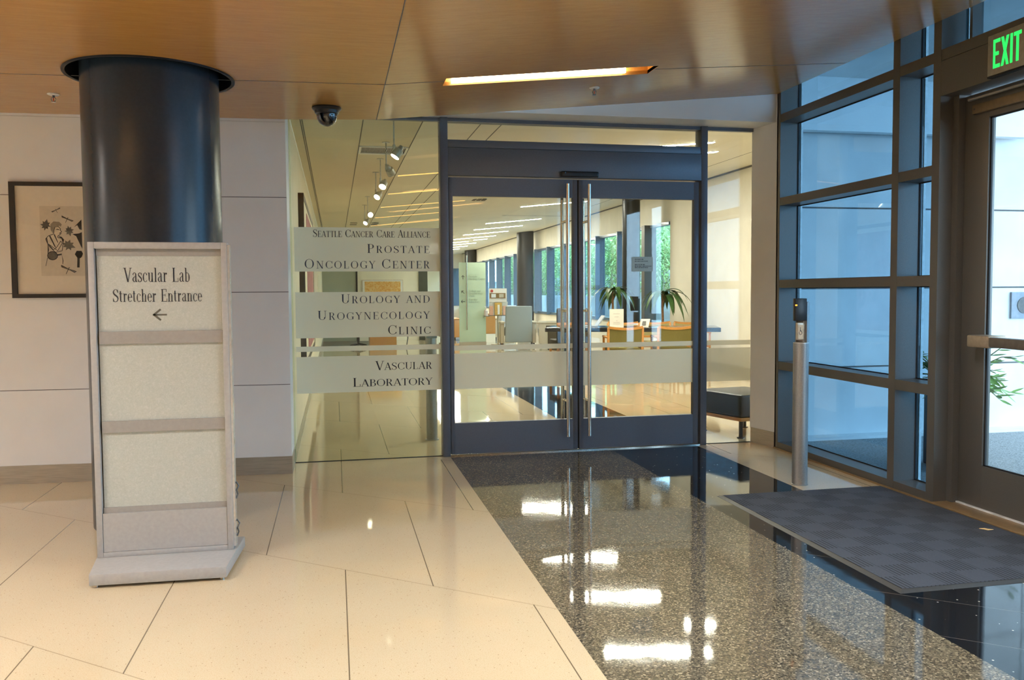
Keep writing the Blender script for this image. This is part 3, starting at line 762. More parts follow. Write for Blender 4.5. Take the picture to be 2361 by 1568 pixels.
# ================================================================== LOBBY THINGS
# --- column
m_collar = mat('collar_paint', (.010, .013, .018), .45, 0, .3)
t = thing('round_column', 'large dark navy lacquered round column behind the pylon sign', 'column', (CC[0], CC[1], 0))
MB().lathe([(.0, 0), (.352, 0), (.352, 2.62), (.0, 2.62)], (*CC, 0), 96).build('shaft', m_navy, t, smooth=True)
MB().lathe([(CR - .001, -.008), (CR + .012, -.008), (CR + .012, .0), (CR - .001, .0), (CR - .001, .16), (CR - .006, .16), (CR - .006, -.006), (CR - .001, -.008)], (*CC, ZF - .0), 96).build('ceiling_collar', m_collar, t, smooth=True)
MB().lathe([(.30, 0), (CR + .02, 0), (CR + .02, .01), (.30, .01)], (*CC, ZF + .16), 48).build('collar_cap', m_gasket, t)
# --- pylon sign
SX0, SX1, SY = -1.078, -.484, -2.335
t = thing('pylon_sign', 'freestanding grey pylon sign pointing to the stretcher entrance', 'sign', (-.78, -2.3, 0))
MB().hexa([(-1.052, -2.575, .012), (-.487, -2.590, .012), (-.455, -2.12, .012), (-1.11, -2.12, .012)], [(-1.052, -2.575, .062), (-.487, -2.590, .062), (-.455, -2.12, .062), (-1.11, -2.12, .062)]).build('base_plate', m_signgrey, t, bevel=.004)
for x, y in ((-1.03, -2.55), (-.51, -2.56), (-.49, -2.16), (-1.07, -2.16)): MB().cyl((x, y, 0), (x, y, .0125), .012, n=12).build('foot', m_steel, t, smooth=True)
D2 = SY + .075
f = MB()
f.box(SX0, SX0 + .026, SY, D2, .062, 1.4955); f.box(SX1 - .026, SX1, SY, D2, .062, 1.4955)
f.box(SX0 + .026, SX1 - .026, SY, D2, 1.466, 1.4955); f.box(SX0 + .026, SX1 - .026, SY, D2, .062, .085)
f.build('frame', m_signgrey, t, bevel=.0018)
MB().box(SX1 - .006, SX1 + .010, SY + .010, D2 - .01, .075, 1.485).build('side_channel', mat('channel_metal', (.62, .63, .64), .25, .6), t)
MB().box(SX0 + .0275, SX1 - .0275, SY + .004, D2, .0865, .262).build('lower_panel', m_signgrey, t)
MB().box(SX0 + .026, SX1 - .026, SY + .050, D2, .262, 1.466).build('back_panel', m_signbar, t)
for z0, z1, nm in ((1.094, 1.444, 'upper'), (.684, 1.036, 'mid'), (.290, .632, 'low')):
    p = MB().box(SX0 + .0315, SX1 - .0285, SY + .022, SY + .03, z0 - .004, z1).build('fibre_panel', m_fibre, t)
for z0, z1 in ((1.036, 1.092), (.632, .684)): MB().box(SX0 + .034, SX1 - .028, SY + .012, SY + .045, z0, z1).build('cross_bar', m_signbar, t)
MB().box(SX0 + .030, SX1 - .028, SY + .020, SY + .05, 1.434, 1.466).build('top_bar', m_signbar, t)
MB().box(SX0 + .030, SX1 - .028, SY + .016, SY + .05, .262, .288).build('bottom_bar', m_signbar, t)
YL = SY + .0205
b = MB(); TN0, TK0 = TN, TK
lettering(b, [('Vascular Lab', 1)], .035, .064, -.934, 1.316, -.648, YL); b.build('lettering', m_ink, t, recalc=False)
b = MB(); lettering(b, [('Stretcher Entrance', 1)], .035, .057, -.984, 1.226, -.598, YL); b.build('lettering', m_ink, t, recalc=False)
ax, az = -.811, 1.166
b = MB(); q = .0015
def bar(x0, z0, x1, z1, wd):
    d = Vector((x1 - x0, 0, z1 - z0)); n = Vector((-d.z, 0, d.x)).normalized() * wd / 2
    p = [Vector((x0, YL, z0)) + n, Vector((x1, YL, z1)) + n, Vector((x1, YL, z1)) - n, Vector((x0, YL, z0)) - n]
    b.prism(p, (0, q, 0))
bar(ax + .004, az, ax + .056, az, .0075); bar(ax - .002, az - .002, ax + .030, az + .025, .0085); bar(ax - .002, az + .002, ax + .030, az - .025, .0085)
b.build('arrow', mat('arrow_paint', (.10, .095, .075), .5), t)
for z in (.15, .33): MB().tube([(SX1 + .010, D2 - .02, z - .04), (SX1 + .018, D2 - .015, z - .02), (SX1 + .013, D2 - .02, z), (SX1 + .022, D2 - .012, z + .02), (SX1 + .01, D2 - .02, z + .04)], .004, 6).build('latch', m_bronze, t, smooth=True)
# --- framed print on the left wall
t = thing('framed_print', 'black framed print of a figure with leaves and dragonflies on the left wall', 'picture', (-1.7, lw(-1.7) - .02, 1.238))
def LWP(x, z, o=0): return (x, lw(x) - o, z)
def lbox(b, x0, x1, z0, z1, o0, o1):
    b.hexa([LWP(x0, z0, o1), LWP(x1, z0, o1), LWP(x1, z0, o0), LWP(x0, z0, o0)], [LWP(x0, z1, o1), LWP(x1, z1, o1), LWP(x1, z1, o0), LWP(x0, z1, o0)])
PX0, PX1, PZ0, PZ1 = -2.075, -1.22, 1.240, 2.001
b = MB(); fw = .033
lbox(b, PX0, PX0 + fw, PZ0, PZ1, 0, .03); lbox(b, PX1 - fw, PX1, PZ0, PZ1, 0, .03)
lbox(b, PX0 + fw, PX1 - fw, PZ1 - .026, PZ1, 0, .03); lbox(b, PX0 + fw, PX1 - fw, PZ0, PZ0 + .026, 0, .03)
b.build('frame', mat('black_frame', (.014, .012, .011), .4), t)
b = MB(); lbox(b, PX0 + fw, PX1 - fw, PZ0 + .026, PZ1 - .026, .004, .014); b.build('mat_board', mat('cream_mat_board', (.82, .75, .63), .7, var=.01), t)
b = MB(); lbox(b, -1.895, -1.595, 1.385, 1.845, .014, .0155); b.build('print_sheet', mat('print_paper', (.70, .63, .51), .8, var=.02), t)
m_pg = mat('print_grey', (.14, .125, .10), .8, var=.1, scale=60); m_pk = mat('print_black', (.016, .015, .015), .8)
def pxz(px, py):   # coordinates inside the sheet: 0..1 right, 0..1 up
    return (-1.895 + .30 * px, 1.385 + .46 * py)
def shape(pts, m, nm, o=.0156):
    b = MB(); pp = [pxz(*p) for p in pts]
    b.prism([LWP(x, z, o + .0008) for x, z in pp], (0, .0008, 0)); b.build(nm, m, t)
def leafshape(cx, cz_, s, a):
    base = [(0, -1), (.25, -.45), (.6, -.5), (.45, -.1), (.85, .1), (.4, .3), (.5, .7), (.15, .55), (0, 1), (-.2, .55), (-.5, .6), (-.4, .2), (-.85, .15), (-.45, -.15), (-.6, -.55), (-.25, -.45)]
    ca, sa = math.cos(a), math.sin(a)
    return [(cx + (x * ca - y * sa) * s, cz_ + (x * sa + y * ca) * s * .65) for x, y in base]
for cx, cy_, s, a in ((.12, .73, .13, 2.9), (.60, .645, .12, .2), (.58, .44, .15, 1.2)): shape(leafshape(cx, cy_, s, a), m_pg, 'leaf_motif')
def dragonfly(cx, cy_, a, s):
    ca, sa = math.cos(a), math.sin(a)
    R = lambda x, y: (cx + (x * ca - y * sa) * s, cy_ + (x * sa + y * ca) * s * .65)
    shape([R(-1, .10), (R(0, .03)), R(1, .14), R(1, .02), R(0, -.02), R(-1, -.03)], m_pk, 'dragonfly_motif')
    shape([R(-.95, -.06), R(0, -.05), R(.95, -.03), R(.9, -.14), R(0, -.10), R(-.9, -.17)], m_pk, 'dragonfly_motif')
    shape([R(-.04, .25), R(.04, .25), R(.03, -.75), R(-.03, -.75)], m_pk, 'dragonfly_motif', .0158)
dragonfly(.34, .945, .45, .10); dragonfly(.57, .82, -.45, .13); dragonfly(.56, .10, -.45, .17)
shape([(.70, .70), (.86, .81), (.86, .66), (.81, .67), (.77, .73)], m_pk, 'branch_motif')
shape([(.66, .60), (.80, .61), (.86, .63), (.86, .39), (.83, .43), (.74, .57)], m_pk, 'branch_motif')
shape([(.70, .31), (.74, .36), (.84, .36), (.87, .32), (.84, .27), (.80, .25), (.79, .12), (.74, .12), (.75, .26)], m_pk, 'branch_motif')
m_skin = mat('print_skin', (.76, .68, .55), .8); m_hair = mat('print_hair', (.30, .27, .22), .8)
def outline(pts, wd=.012):
    n = len(pts)
    for i in range(n):
        a, c = pts[i], pts[(i + 1) % n]; dx, dy = c[0] - a[0], (c[1] - a[1]) * 1.53; l = math.hypot(dx, dy) or 1; ox, oy = -dy / l * wd / 2, dx / l * wd / 2 / 1.53
        shape([(a[0] + ox, a[1] + oy), (c[0] + ox, c[1] + oy), (c[0] - ox, c[1] - oy), (a[0] - ox, a[1] - oy)], m_pk, 'figure_line', .0164)
for poly in ([(.29, .66), (.31, .70), (.38, .71), (.425, .67), (.415, .655), (.445, .635), (.425, .625), (.43, .605), (.40, .59), (.365, .575), (.36, .55), (.44, .54), (.47, .47), (.44, .36), (.30, .34), (.16, .44), (.11, .53), (.17, .575), (.28, .60)],
             [(.16, .46), (.26, .375), (.32, .40), (.42, .50), (.45, .47), (.35, .36)]): outline(poly)
outline([(.33, .665), (.37, .67), (.40, .66)], .008); outline([(.40, .615), (.425, .617), (.40, .608)], .012)
shape([(.22, .66), (.22, .74), (.28, .78), (.40, .775), (.45, .74), (.43, .71), (.36, .70), (.33, .63), (.26, .61)], m_hair, 'figure_hair')
shape([(.29, .66), (.32, .71), (.41, .72), (.43, .66), (.44, .63), (.40, .59), (.37, .57), (.37, .53), (.46, .50), (.44, .36), (.30, .34), (.14, .46), (.12, .54), (.16, .57), (.28, .59)], m_skin, 'figure_body', .0158)
for l in ([(.12, .54), (.14, .545), (.17, .37), (.14, .30), (.15, .46)], [(.18, .575), (.21, .575), (.31, .42), (.32, .39), (.28, .43)], [(.28, .59), (.30, .60), (.37, .47), (.35, .48)], [(.37, .57), (.44, .56), (.49, .52), (.47, .48), (.44, .53)], [(.34, .31), (.43, .32), (.43, .30), (.35, .29)], [(.43, .30), (.46, .22), (.45, .17), (.44, .17), (.445, .22)], [(.13, .26), (.14, .26), (.10, .14), (.09, .14)]):
    shape(l, m_pk, 'figure_line', .0162)
shape([(.14 + .11 * math.cos(a / 8 * math.pi) + .10, .29 + .065 * math.sin(a / 8 * math.pi)) for a in range(16)], m_pk, 'fan_motif', .0161)
shape([(.24 + .095 * math.cos(a / 8 * math.pi), .29 + .055 * math.sin(a / 8 * math.pi)) for a in range(16)], m_pg, 'fan_motif', .0166)
b = MB(); lbox(b, PX0 + fw, PX1 - fw, PZ0 + .026, PZ1 - .026, .022, .024); b.build('glazing', glass('picture_glass', (.99, .99, .98), .03), t)
# --- ceiling sprinklers
def sprinkler(x, y, z, label, slope=0, s=1.0):
    t = thing('fire_sprinkler', label, 'sprinkler', (x, y, z), 'ceiling sprinklers')
    MB().lathe([(0, .0), (.034, 0), (.034, -.004), (.026, -.009), (0, -.009)], (x, y, z), 24).build('escutcheon', mat('sprinkler_white', (.8, .8, .78), .4), t, smooth=True)
    b = MB().cyl((x, y, z - .009), (x, y, z - .022), .008, .006, 12)
    for sx in (-1, 1): b.tube([(x + sx * .007, y, z - .02), (x + sx * .013, y, z - .030), (x + sx * .009, y, z - .042), (x, y, z - .047)], .0022, 6)
    b.build('frame_arms', m_bronze, t, smooth=True)
    MB().cyl((x, y, z - .022), (x, y, z - .042), .0025, n=8).build('glass_bulb', mat('red_bulb', (.5, .03, .03), .2), t)
    b = MB().cyl((x, y, z - .047), (x, y, z - .049), .014, n=16); b.build('deflector', m_steel, t)
    return t
sprinkler(-1.612, -.90, ZF, 'fire sprinkler in the maple ceiling left of the navy column')
sprinkler(1.70, -1.0, cz(1.70), 'fire sprinkler in the maple ceiling below the bright slot light')
# --- dome camera
dx, dy = -.030, -.80
t = thing('dome_camera', 'black security dome camera under the maple ceiling', 'security camera', (dx, dy, ZF))
MB().lathe([(0, 0), (.092, 0), (.094, -.008), (.088, -.016), (.078, -.022), (.074, -.040), (.066, -.046), (0, -.046)], (dx, dy, ZF), 40).build('housing', m_black, t, smooth=True)
MB().lathe([(.066 * math.cos(a * math.pi / 24), -.046 - .076 * math.sin(a * math.pi / 24)) for a in range(13)], (dx, dy, ZF), 40).build('dome', m_dome, t, smooth=True)
# --- slot light
t = thing('slot_light', 'long glowing slot light recessed in the maple ceiling', 'ceiling light', (1.3, -1.4, cz(1.3)))
b = MB(); H = .10
S4 = [Vector((x, y, cz(x) + .001)) for x, y in slot]
for i in range(4):
    a, c = S4[i], S4[(i + 1) % 4]
    b.poly([a, c, c + Vector((0, 0, H)), a + Vector((0, 0, H))])
b.poly([p + Vector((0, 0, H)) for p in S4])
m_recess = mat('recess_wood', (.72, .40, .10), .5)
b.build('recess', m_recess, t, recalc=False)
MB().hexa([(.70, -1.376, cz(.70) + .006), (1.80, -1.335, cz(1.80) + .006), (1.80, -1.322, cz(1.80) + .006), (.70, -1.362, cz(.70) + .006)],
          [(.70, -1.376, cz(.70) + .075), (1.80, -1.335, cz(1.80) + .075), (1.80, -1.322, cz(1.80) + .075), (.70, -1.362, cz(.70) + .075)]).build('lamp_tube', m_lampslot, t)
# --- unseen lamps added behind the viewer and at left to light the lobby
def added_lobby_lamp(x0, x1, y, wd=.17):
    t = thing('added_lamp', 'unseen lamp added behind the viewer to light the lobby', 'ceiling light', ((x0 + x1) / 2, y, cz(x0)), 'lamps added to light the lobby')
    m = MB(); p = [(x0, y - wd / 2), (x1, y - wd / 2), (x1, y + wd / 2), (x0, y + wd / 2)]
    m.hexa([(x, q, cz(x) - .004) for x, q in p], [(x, q, cz(x) + .001) for x, q in p]); m.build('diffuser', m_lampl, t)
    k = MB(); e = .012
    for (xa, xb, ya_, yb_) in ((x0 - e, x1 + e, y - wd / 2 - e, y - wd / 2), (x0 - e, x1 + e, y + wd / 2, y + wd / 2 + e), (x0 - e, x0, y - wd / 2, y + wd / 2), (x1, x1 + e, y - wd / 2, y + wd / 2)):
        p = [(xa, ya_), (xb, ya_), (xb, yb_), (xa, yb_)]; k.hexa([(x, q, cz(x) - .065) for x, q in p], [(x, q, cz(x) + .001) for x, q in p])
    k.build('baffle', m_ceil, t)  # skirt added to keep the lamp out of the glass reflections
for x0, x1, y in ((.8, 2.2, -3.7), (.8, 2.2, -6.2), (.8, 2.2, -8.6), (-3.0, -1.6, -3.7), (-3.0, -1.6, -6.2), (-3.0, -1.6, -8.6), (-5.6, -4.2, -2.4), (-5.6, -4.2, -5.0)): added_lobby_lamp(x0, x1, y)
# --- exit sign
t = thing('exit_sign', 'green lit EXIT sign above the exit door', 'exit sign', (3.39, -2.67, 2.37))
MB().box(3.385, 3.416, -2.835, -2.515, 2.372, 2.582).build('housing', mat('sign_housing', (.27, .255, .21), .45, .1), t, bevel=.004)
b = MB()
def ex(pts): b.prism([(3.3842, -2.555 - u, 2.405 + v) for u, v in pts], (.003, 0, 0))
def exr(u0, u1, v0, v1): ex([(u0, v0), (u1, v0), (u1, v1), (u0, v1)])
exr(0, .014, 0, .148); exr(.014, .047, 0, .019); exr(.014, .047, .129, .148); exr(.014, .038, .064, .083)
ex([(.053, 0), (.070, 0), (.106, .148), (.089, .148)]); ex([(.089, 0), (.106, 0), (.070, .148), (.053, .148)])
exr(.114, .130, 0, .148); exr(.137, .186, .129, .148); exr(.153, .170, 0, .129)
b.build('letters', m_exit, t)
MB().box(3.384, 3.417, -2.835, -2.517, 2.362, 2.372).build('lower_lip', m_gasket, t)
# --- reader post
RX, RY = 2.930, -1.490
t = thing('reader_post', 'brushed metal door control post with black card reader by the storefront', 'post', (RX, RY, 0))
R0 = .0485; v = []; n = 32
zc = lambda a: .925 if math.sin(a) < -.05 or math.cos(a) < -.2 else 1.183
b = MB(); b.cyl((RX, RY, 0), (RX, RY, .918), R0, n=40)
b.build('tube', m_pole, t, smooth=True)
b = MB(); N = 20; a0 = math.radians(-75); a1 = math.radians(105)
ang = [a0 + (a1 - a0) * i / N for i in range(N + 1)]
pro = [(RX + R0 * math.cos(a), RY + R0 * math.sin(a)) for a in ang] + [(RX + (R0 - .006) * math.cos(a), RY + (R0 - .006) * math.sin(a)) for a in reversed(ang)]
b.prism([(x, y, .918) for x, y in pro], (0, 0, .265)); b.build('half_shell', m_pole, t, smooth=True)
b = MB(); b.lathe([(0, 0), (R0 + .0005, 0), (R0 + .0005, .004), (0, .004)], (RX, RY, .918), 40); b.build('cut_rim', mat('bright_rim', (.7, .68, .62), .3, .8), t)
rd = MB().box(RX - .072, RX + .010, RY - .050, RY - .020, 1.062, 1.205).build('card_reader', m_black, t, bevel=.004)
MB().box(RX - .072, RX - .060, RY - .052, RY - .049, 1.158, 1.166).build('indicator_light', m_led, rd)
sw = MB().box(RX - .044, RX + .008, RY - .030, RY - .010, .940, 1.050).build('push_plate', mat('push_plate_metal', (.60, .55, .46), .35, .5), t, bevel=.002)
MB().box(RX - .040, RX - .004, RY - .033, RY - .030, .946, 1.036).build('switch_face', mat('switch_face', (.72, .63, .46), .5), sw)
b = MB()
wc = [((-.004, .060), (-.004, .045)), ((-.004, .052), (.004, .050)), ((-.004, .045), (.005, .044)), ((.005, .044), (.009, .032))]
for (u0, v0), (u1, v1) in wc: b.tube([(RX - .022 + u0, RY - .0335, .950 + v0), (RX - .022 + u1, RY - .0335, .950 + v1)], .0016, 6)
b.tube([(RX - .024 + .012 * math.cos(a / 10 * math.pi) * .8, RY - .0335, .985 + .0012 + .012 * math.sin(a / 10 * math.pi)) for a in range(8, 21)], .0014, 6)
b.cyl((RX - .026, RY - .0345, 1.016), (RX - .026, RY - .0325, 1.016), .003, n=10)
b.build('wheelchair_symbol', m_ink, sw)
MB().lathe([(0, 0), (.052, 0), (.052, .004), (.0485, .006)], (RX, RY, 0), 32).build('base_ring', m_pole, t, smooth=True)
# --- floor mat and the fallen leaf
t = thing('floor_mat', 'dark blue grey ribbed entrance mat before the exit door', 'mat', (2.84, -2.53, 0))
MB().box(2.30, 3.378, -3.362, -1.688, .0, .0105).build('carpet_top', m_mat, t)
b = MB(); i_, o_ = (2.302, 3.376, -3.36, -1.690), (2.272, 3.400, -3.392, -1.660)
def skirt(a, c):
    b.add([a[0], a[1], c[1], c[0]], [(0, 1, 2, 3)])
oc = [(o_[0], o_[2], .0005), (o_[1], o_[2], .0005), (o_[1], o_[3], .0005), (o_[0], o_[3], .0005)]
ic = [(i_[0], i_[2], .0095), (i_[1], i_[2], .0095), (i_[1], i_[3], .0095), (i_[0], i_[3], .0095)]
for k in range(4): b.add([oc[k], oc[(k + 1) % 4], ic[(k + 1) % 4], ic[k]], [(0, 1, 2, 3)])
b.build('rubber_border', mat('rubber_border', (.035, .034, .033), .5), t)
lf = MB().strip([(3.262, -2.672, .013), (3.275, -2.69, .016), (3.290, -2.703, .014), (3.302, -2.725, .020)], [.003, .009, .010, .002], (.6, .6, .2))
tag(lf.build('fallen_leaf', mat('dry_leaf', (.75, .55, .25), .6)), 'small dry yellow leaf fallen on the entrance mat', 'leaf')

# ================================================================== WAITING ROOM THINGS
def slot_lamp(x0, x1, y, m, label, group, wd=.062):
    if y > 12: wd = .055
    t = thing('slot_lamp', label, 'ceiling light', ((x0 + x1) / 2, y, cz2((x0 + x1) / 2)), group)
    def pl(a, c, ww, d0, d1):
        p = [(a, y - ww / 2), (c, y - ww / 2), (c, y + ww / 2), (a, y + ww / 2)]
        return [(x, q, cz2(x) + d0) for x, q in p], [(x, q, cz2(x) + d1) for x, q in p]
    MB().hexa(*pl(x0 - .012, x1 + .012, wd + .02, -.004, .002)).build('trim_frame', m_white, t)
    MB().hexa(*pl(x0, x1, wd, -.007, -.003)).build('diffuser', m, t)
ordw = ['nearest', 'second', 'third', 'fourth', 'fifth', 'sixth', 'seventh']
for k, (y, x1) in enumerate(((3.31, 1.98), (5.13, 2.02), (6.95, 2.04), (8.84, 2.06), (10.69, 2.10))):
    slot_lamp(.725, x1, y, m_recessglow, 'amber slot light, %s from the glass screen in the left ceiling row' % ordw[k], 'amber slot lights')
wl = [(2.47, 2.90, 4.17), (4.28, 2.98, 4.26), (6.0, 3.05, 4.24), (9.12, 3.43, 4.70), (13.1, 3.47, 4.78), (15.2, 3.53, 4.80), (17.25, 3.56, 4.84), (19.27, 3.57, 4.86), (21.4, 3.1, 4.345), (20.9, 4.446, 4.885), (23.1, 3.2, 4.88), (25.2, 3.2, 4.9), (27.3, 3.2, 4.9), (29.6, 3.2, 4.9)]
for k, (y, x0, x1) in enumerate(wl):
    lab = ('white slot light nearest the glass screen', 'white slot light second from the glass screen', 'white slot light third from the glass screen', 'white slot light seen through the left door, closest to the handle',
           'white slot light second down the left door pane', 'white slot light third down the left door pane', 'white slot light fourth down the left door pane', 'white slot light fifth down the left door pane', 'short far white slot light, left half of a broken row',
           'short far white slot light, right half of a broken row', 'far white slot light just past the broken row', 'far white slot light third from the end wall', 'far white slot light second from the end wall', 'far white slot light nearest the end wall')[k]
    slot_lamp(x0, x1, y, m_lampw, lab, 'white slot lights')
slot_lamp(4.22, 4.60, 3.30, m_lampw, 'white slot light seen through the right sidelight', 'white slot lights', .075)
# round ceiling diffusers
def ceil_grille(x, y, label, wd=.24, dp=.22):
    t = thing('ceiling_grille', label, 'ceiling vent', (x, y, cz2(x)), 'small ceiling grilles')
    b = MB()
    for k in range(3): b.box(x - wd / 2 + k * wd / 3 + .01, x - wd / 2 + (k + 1) * wd / 3 - .015, y - dp / 2, y + dp / 2, cz2(x) - .012, cz2(x) - .003)
    b.build('louvre', m_groove, t)
    MB().box(x - wd / 2 - .01, x + wd / 2 + .01, y - dp / 2 - .02, y + dp / 2 + .02, cz2(x + wd / 2) - .004, cz2(x + wd / 2) + .002).build('rim', m_white, t)
ceil_grille(2.28, 7.0, 'small dark grille in the smooth ceiling above the left door leaf')
# strip diffusers in the tile ceiling far away
for x, lab in ((.375, 'far paired slot vent, left of the track lights'), (.775, 'far paired slot vent, right of the track lights')):
    t = thing('slot_vent', lab, 'ceiling vent', (x, 10.2, ZF2), 'far slot vents')
    for y in (10.0, 10.4): MB().box(x - .065, x + .065, y - .05, y + .05, ZF2 - .006, ZF2 + .001).build('slot', m_groove, t)
# return air vent
t = thing('air_vent', 'rectangular louvred air vent in the tile ceiling', 'ceiling vent', (.46, 1.57, ZF2))
b = MB()
for k in range(34):
    x = .262 + k * .0117; b.box(x, x + .0032, 1.405, 1.735, ZF2 - .0065, ZF2 - .002)
b.build('louvre', m_white, t); MB().box(.26, .66, 1.40, 1.74, ZF2 - .003, ZF2 + .001).build('dark_core', m_gasket, t)
b = MB().box(.240, .258, 1.38, 1.78, ZF2 - .012, ZF2 + .001).box(.662, .682, 1.38, 1.78, ZF2 - .012, ZF2 + .001).box(.258, .662, 1.74, 1.79, ZF2 - .012, ZF2 + .001).box(.258, .662, 1.38, 1.40, ZF2 - .012, ZF2 + .001)
b.build('frame', m_white, t)
# ceiling spotlights hanging in a row
m_track = mat('spotlight_metal', (.50, .50, .47), .35, .4)
def spot(y, aim, label):
    x = .464; t = thing('spotlight', label, 'spotlight', (x, y, ZF2), 'hanging spotlights')
    MB().lathe([(0, 0), (.035, 0), (.035, -.006), (0, -.006)], (x, y, ZF2), 20).build('canopy', m_track, t, smooth=True)
    MB().cyl((x, y, ZF2), (x, y, 2.385), .006, n=10).build('stem', m_track, t, smooth=True)
    a = Vector(aim).normalized(); c = Vector((x, y, 2.345))
    MB().tube([(x, y, 2.39), (x, y, 2.345), (x + .01, y, 2.33)], [.012, .012, .010], 10).build('knuckle', m_track, t, smooth=True)
    p0 = c - a * .055 + Vector((.03, 0, -.01)); p1 = p0 + a * .10
    h = MB().tube([p0, p0 + a * .03, p0 + a * .04, p1], [.016, .022, .036, .038], 20).build('lamp_head', m_track, t, smooth=True)
    MB().cyl(p1, p1 + a * .003, .034, n=20).build('lens', m_spot, h)
for k, (y, aim) in enumerate(((.17, (-.5, -.1, -.75)), (1.17, (.4, .6, -.6)), (2.11, (-.3, -.55, -.7)), (3.07, (-.45, -.5, -.6)), (5.47, (.1, -.8, -.2)), (6.65, (-.45, -.5, -.6)))):
    spot(y, aim, 'hanging ceiling spotlight, %s of the row from the glass screen' % ('first' if k == 0 else ordw[k]))
# paintings on the left inner wall
def wallpic(y0, y1, z0, z1, m, label, frm):
    t = thing('wall_painting', label, 'picture', (-.30, (y0 + y1) / 2, z0), 'pictures on the left inner wall')
    b = MB().box(-.312, -.262, y0, y0 + .05, z0, z1).box(-.312, -.262, y1 - .05, y1, z0, z1).box(-.312, -.262, y0, y1, z0, z0 + .05).box(-.312, -.262, y0, y1, z1 - .05, z1)
    b.build('frame', frm, t)
    MB().box(-.31, -.268, y0 + .05, y1 - .05, z0 + .05, z1 - .05).build('mount', m_cream, t)
    MB().box(-.268, -.264, y0 + (y1 - y0) * .24, y1 - .35, z0 + .10, z0 + (z1 - z0) * .93).build('canvas', m, t)
wallpic(1.55, 5.0, .58, 2.17, m_redart, 'tall picture with dark crimson brushwork on the left inner wall', m_black)
wallpic(7.0, 9.2, .75, 2.05, mat('pale_wash', (.55, .56, .50), .6), 'pale framed picture further down the left inner wall', m_white)
# ochre landscape on the partition
t = thing('wall_painting', 'ochre landscape picture in a thin pale frame on the lit partition', 'picture', (1.2, 15.97, .9))
MB().box(.695, 1.76, 15.955, 15.999, .92, 1.59).build('frame', mat('pale_frame', (.62, .55, .48), .5), t)
MB().box(.715, 1.74, 15.950, 15.957, .94, 1.57).build('mount', m_white, t)
MB().box(.765, 1.69, 15.946, 15.951, .99, 1.545).build('canvas', m_orangeart, t)
# desk with chair
t = thing('desk', 'small orange wood desk at the left end of the waiting room', 'desk', (1.05, 13.1, 0))
MB().box(.755, 1.355, 12.9, 12.93, .0, .715).build('front_panel', m_orange, t)
MB().box(.735, 1.375, 12.88, 13.6, .715, .745).build('desktop', m_orange, t)
MB().box(1.33, 1.355, 12.93, 13.58, 0, .715).build('side_panel', m_cream, t); MB().box(.755, .78, 12.93, 13.58, 0, .715).build('side_panel', m_orange, t)
t = thing('office_chair', 'black swivel chair left of the orange desk', 'chair', (.51, 13.2, 0))
MB().box(.36, .68, 13.0, 13.4, .42, .50).build('seat', m_black, t, bevel=.03)
MB().box(.36, .68, 13.40, 13.46, .50, .95).build('backrest', m_black, t, bevel=.03)
MB().cyl((.51, 13.2, .08), (.51, 13.2, .42), .03, n=12).build('column', m_black, t, smooth=True)
for k in range(5):
    a = k * 2 * math.pi / 5 + .3
    l_ = MB().tube([(.51, 13.2, .10), (.51 + .19 * math.cos(a), 13.2 + .19 * math.sin(a), .06)], [.022, .015], 8).build('foot', m_black, t, smooth=True)
    MB().cyl((.51 + .19 * math.cos(a) - .012, 13.2 + .19 * math.sin(a), .028), (.51 + .19 * math.cos(a) + .012, 13.2 + .19 * math.sin(a), .028), .028, n=12).build('caster', m_black, l_)
# floor lamp like dark stand right of the desk
t = thing('cord_post', 'thin dark post standing right of the orange desk', 'post', (1.62, 12.9, 0))
MB().tube([(1.575, 12.9, .0), (1.59, 12.9, .10), (1.61, 12.9, .22), (1.61, 12.9, .75)], [.012, .013, .014, .012], 8).build('rod', m_groove, t, smooth=True)
MB().cyl((1.585, 12.9, 0), (1.585, 12.9, .015), .09, n=20).build('base', m_groove, t)
# inner door post
BX, BY = .795, .755
t = thing('door_post', 'grey metal door control post inside the glass screen', 'post', (BX, BY, 0))
MB().cyl((BX, BY, 0), (BX, BY, .93), .0475, n=32).build('tube', m_pole, t, smooth=True)
MB().box(BX - .047, BX + .047, BY - .052, BY + .03, .872, 1.05).build('control_box', mat('control_box', (.20, .23, .24), .5), t, bevel=.004)
MB().cyl((BX, BY, .0), (BX, BY, .006), .058, n=32).build('base_ring', m_pole, t)
# glass totem
t = thing('glass_totem', 'mint green glass directory totem with a vertical steel bar', 'sign', (3.2, 13.5, 0))
MB().box(2.88, 3.52, 13.50, 13.512, .05, 1.955).build('glass_sheet', mat('mint_glass', (.50, .66, .50), .18, 0, .6, var=.02, scale=3), t)
MB().box(2.88, 3.52, 13.46, 13.56, .0, .07).build('foot', m_steel_base, t)
MB().tube([(3.055, 13.46, .36), (3.06, 13.46, 2.12)], .017, 12).build('steel_bar', m_steel, t, smooth=True)
b = MB()
for txts, z in ((('Prostate', 'Oncology Center'), 1.60), (('Urology and', 'Urogynecology', 'Clinic'), 1.255), (('Vascular', 'Laboratory'), 1.055)):
    for k, s in enumerate(txts):
        lettering(b, [(s, 1)], .04, .048, 3.11, z - k * .058, 3.11 + .026 * len(s), 13.497)
b.build('lettering', mat('grey_green_ink', (.22, .32, .24), .6), t, recalc=False)
b = MB()
b.box(3.11, 3.38, 13.497, 13.4985, 1.665, 1.672)
for z in (1.76, 1.81):
    for k in range(8): b.box(3.11 + k * .043, 3.11 + k * .043 + .012, 13.497, 13.4985, z, z + .014)
b.build('header_marks', mat('pale_green_ink', (.40, .55, .42), .6), t)
b = MB(); YL = 13.496; q = .002
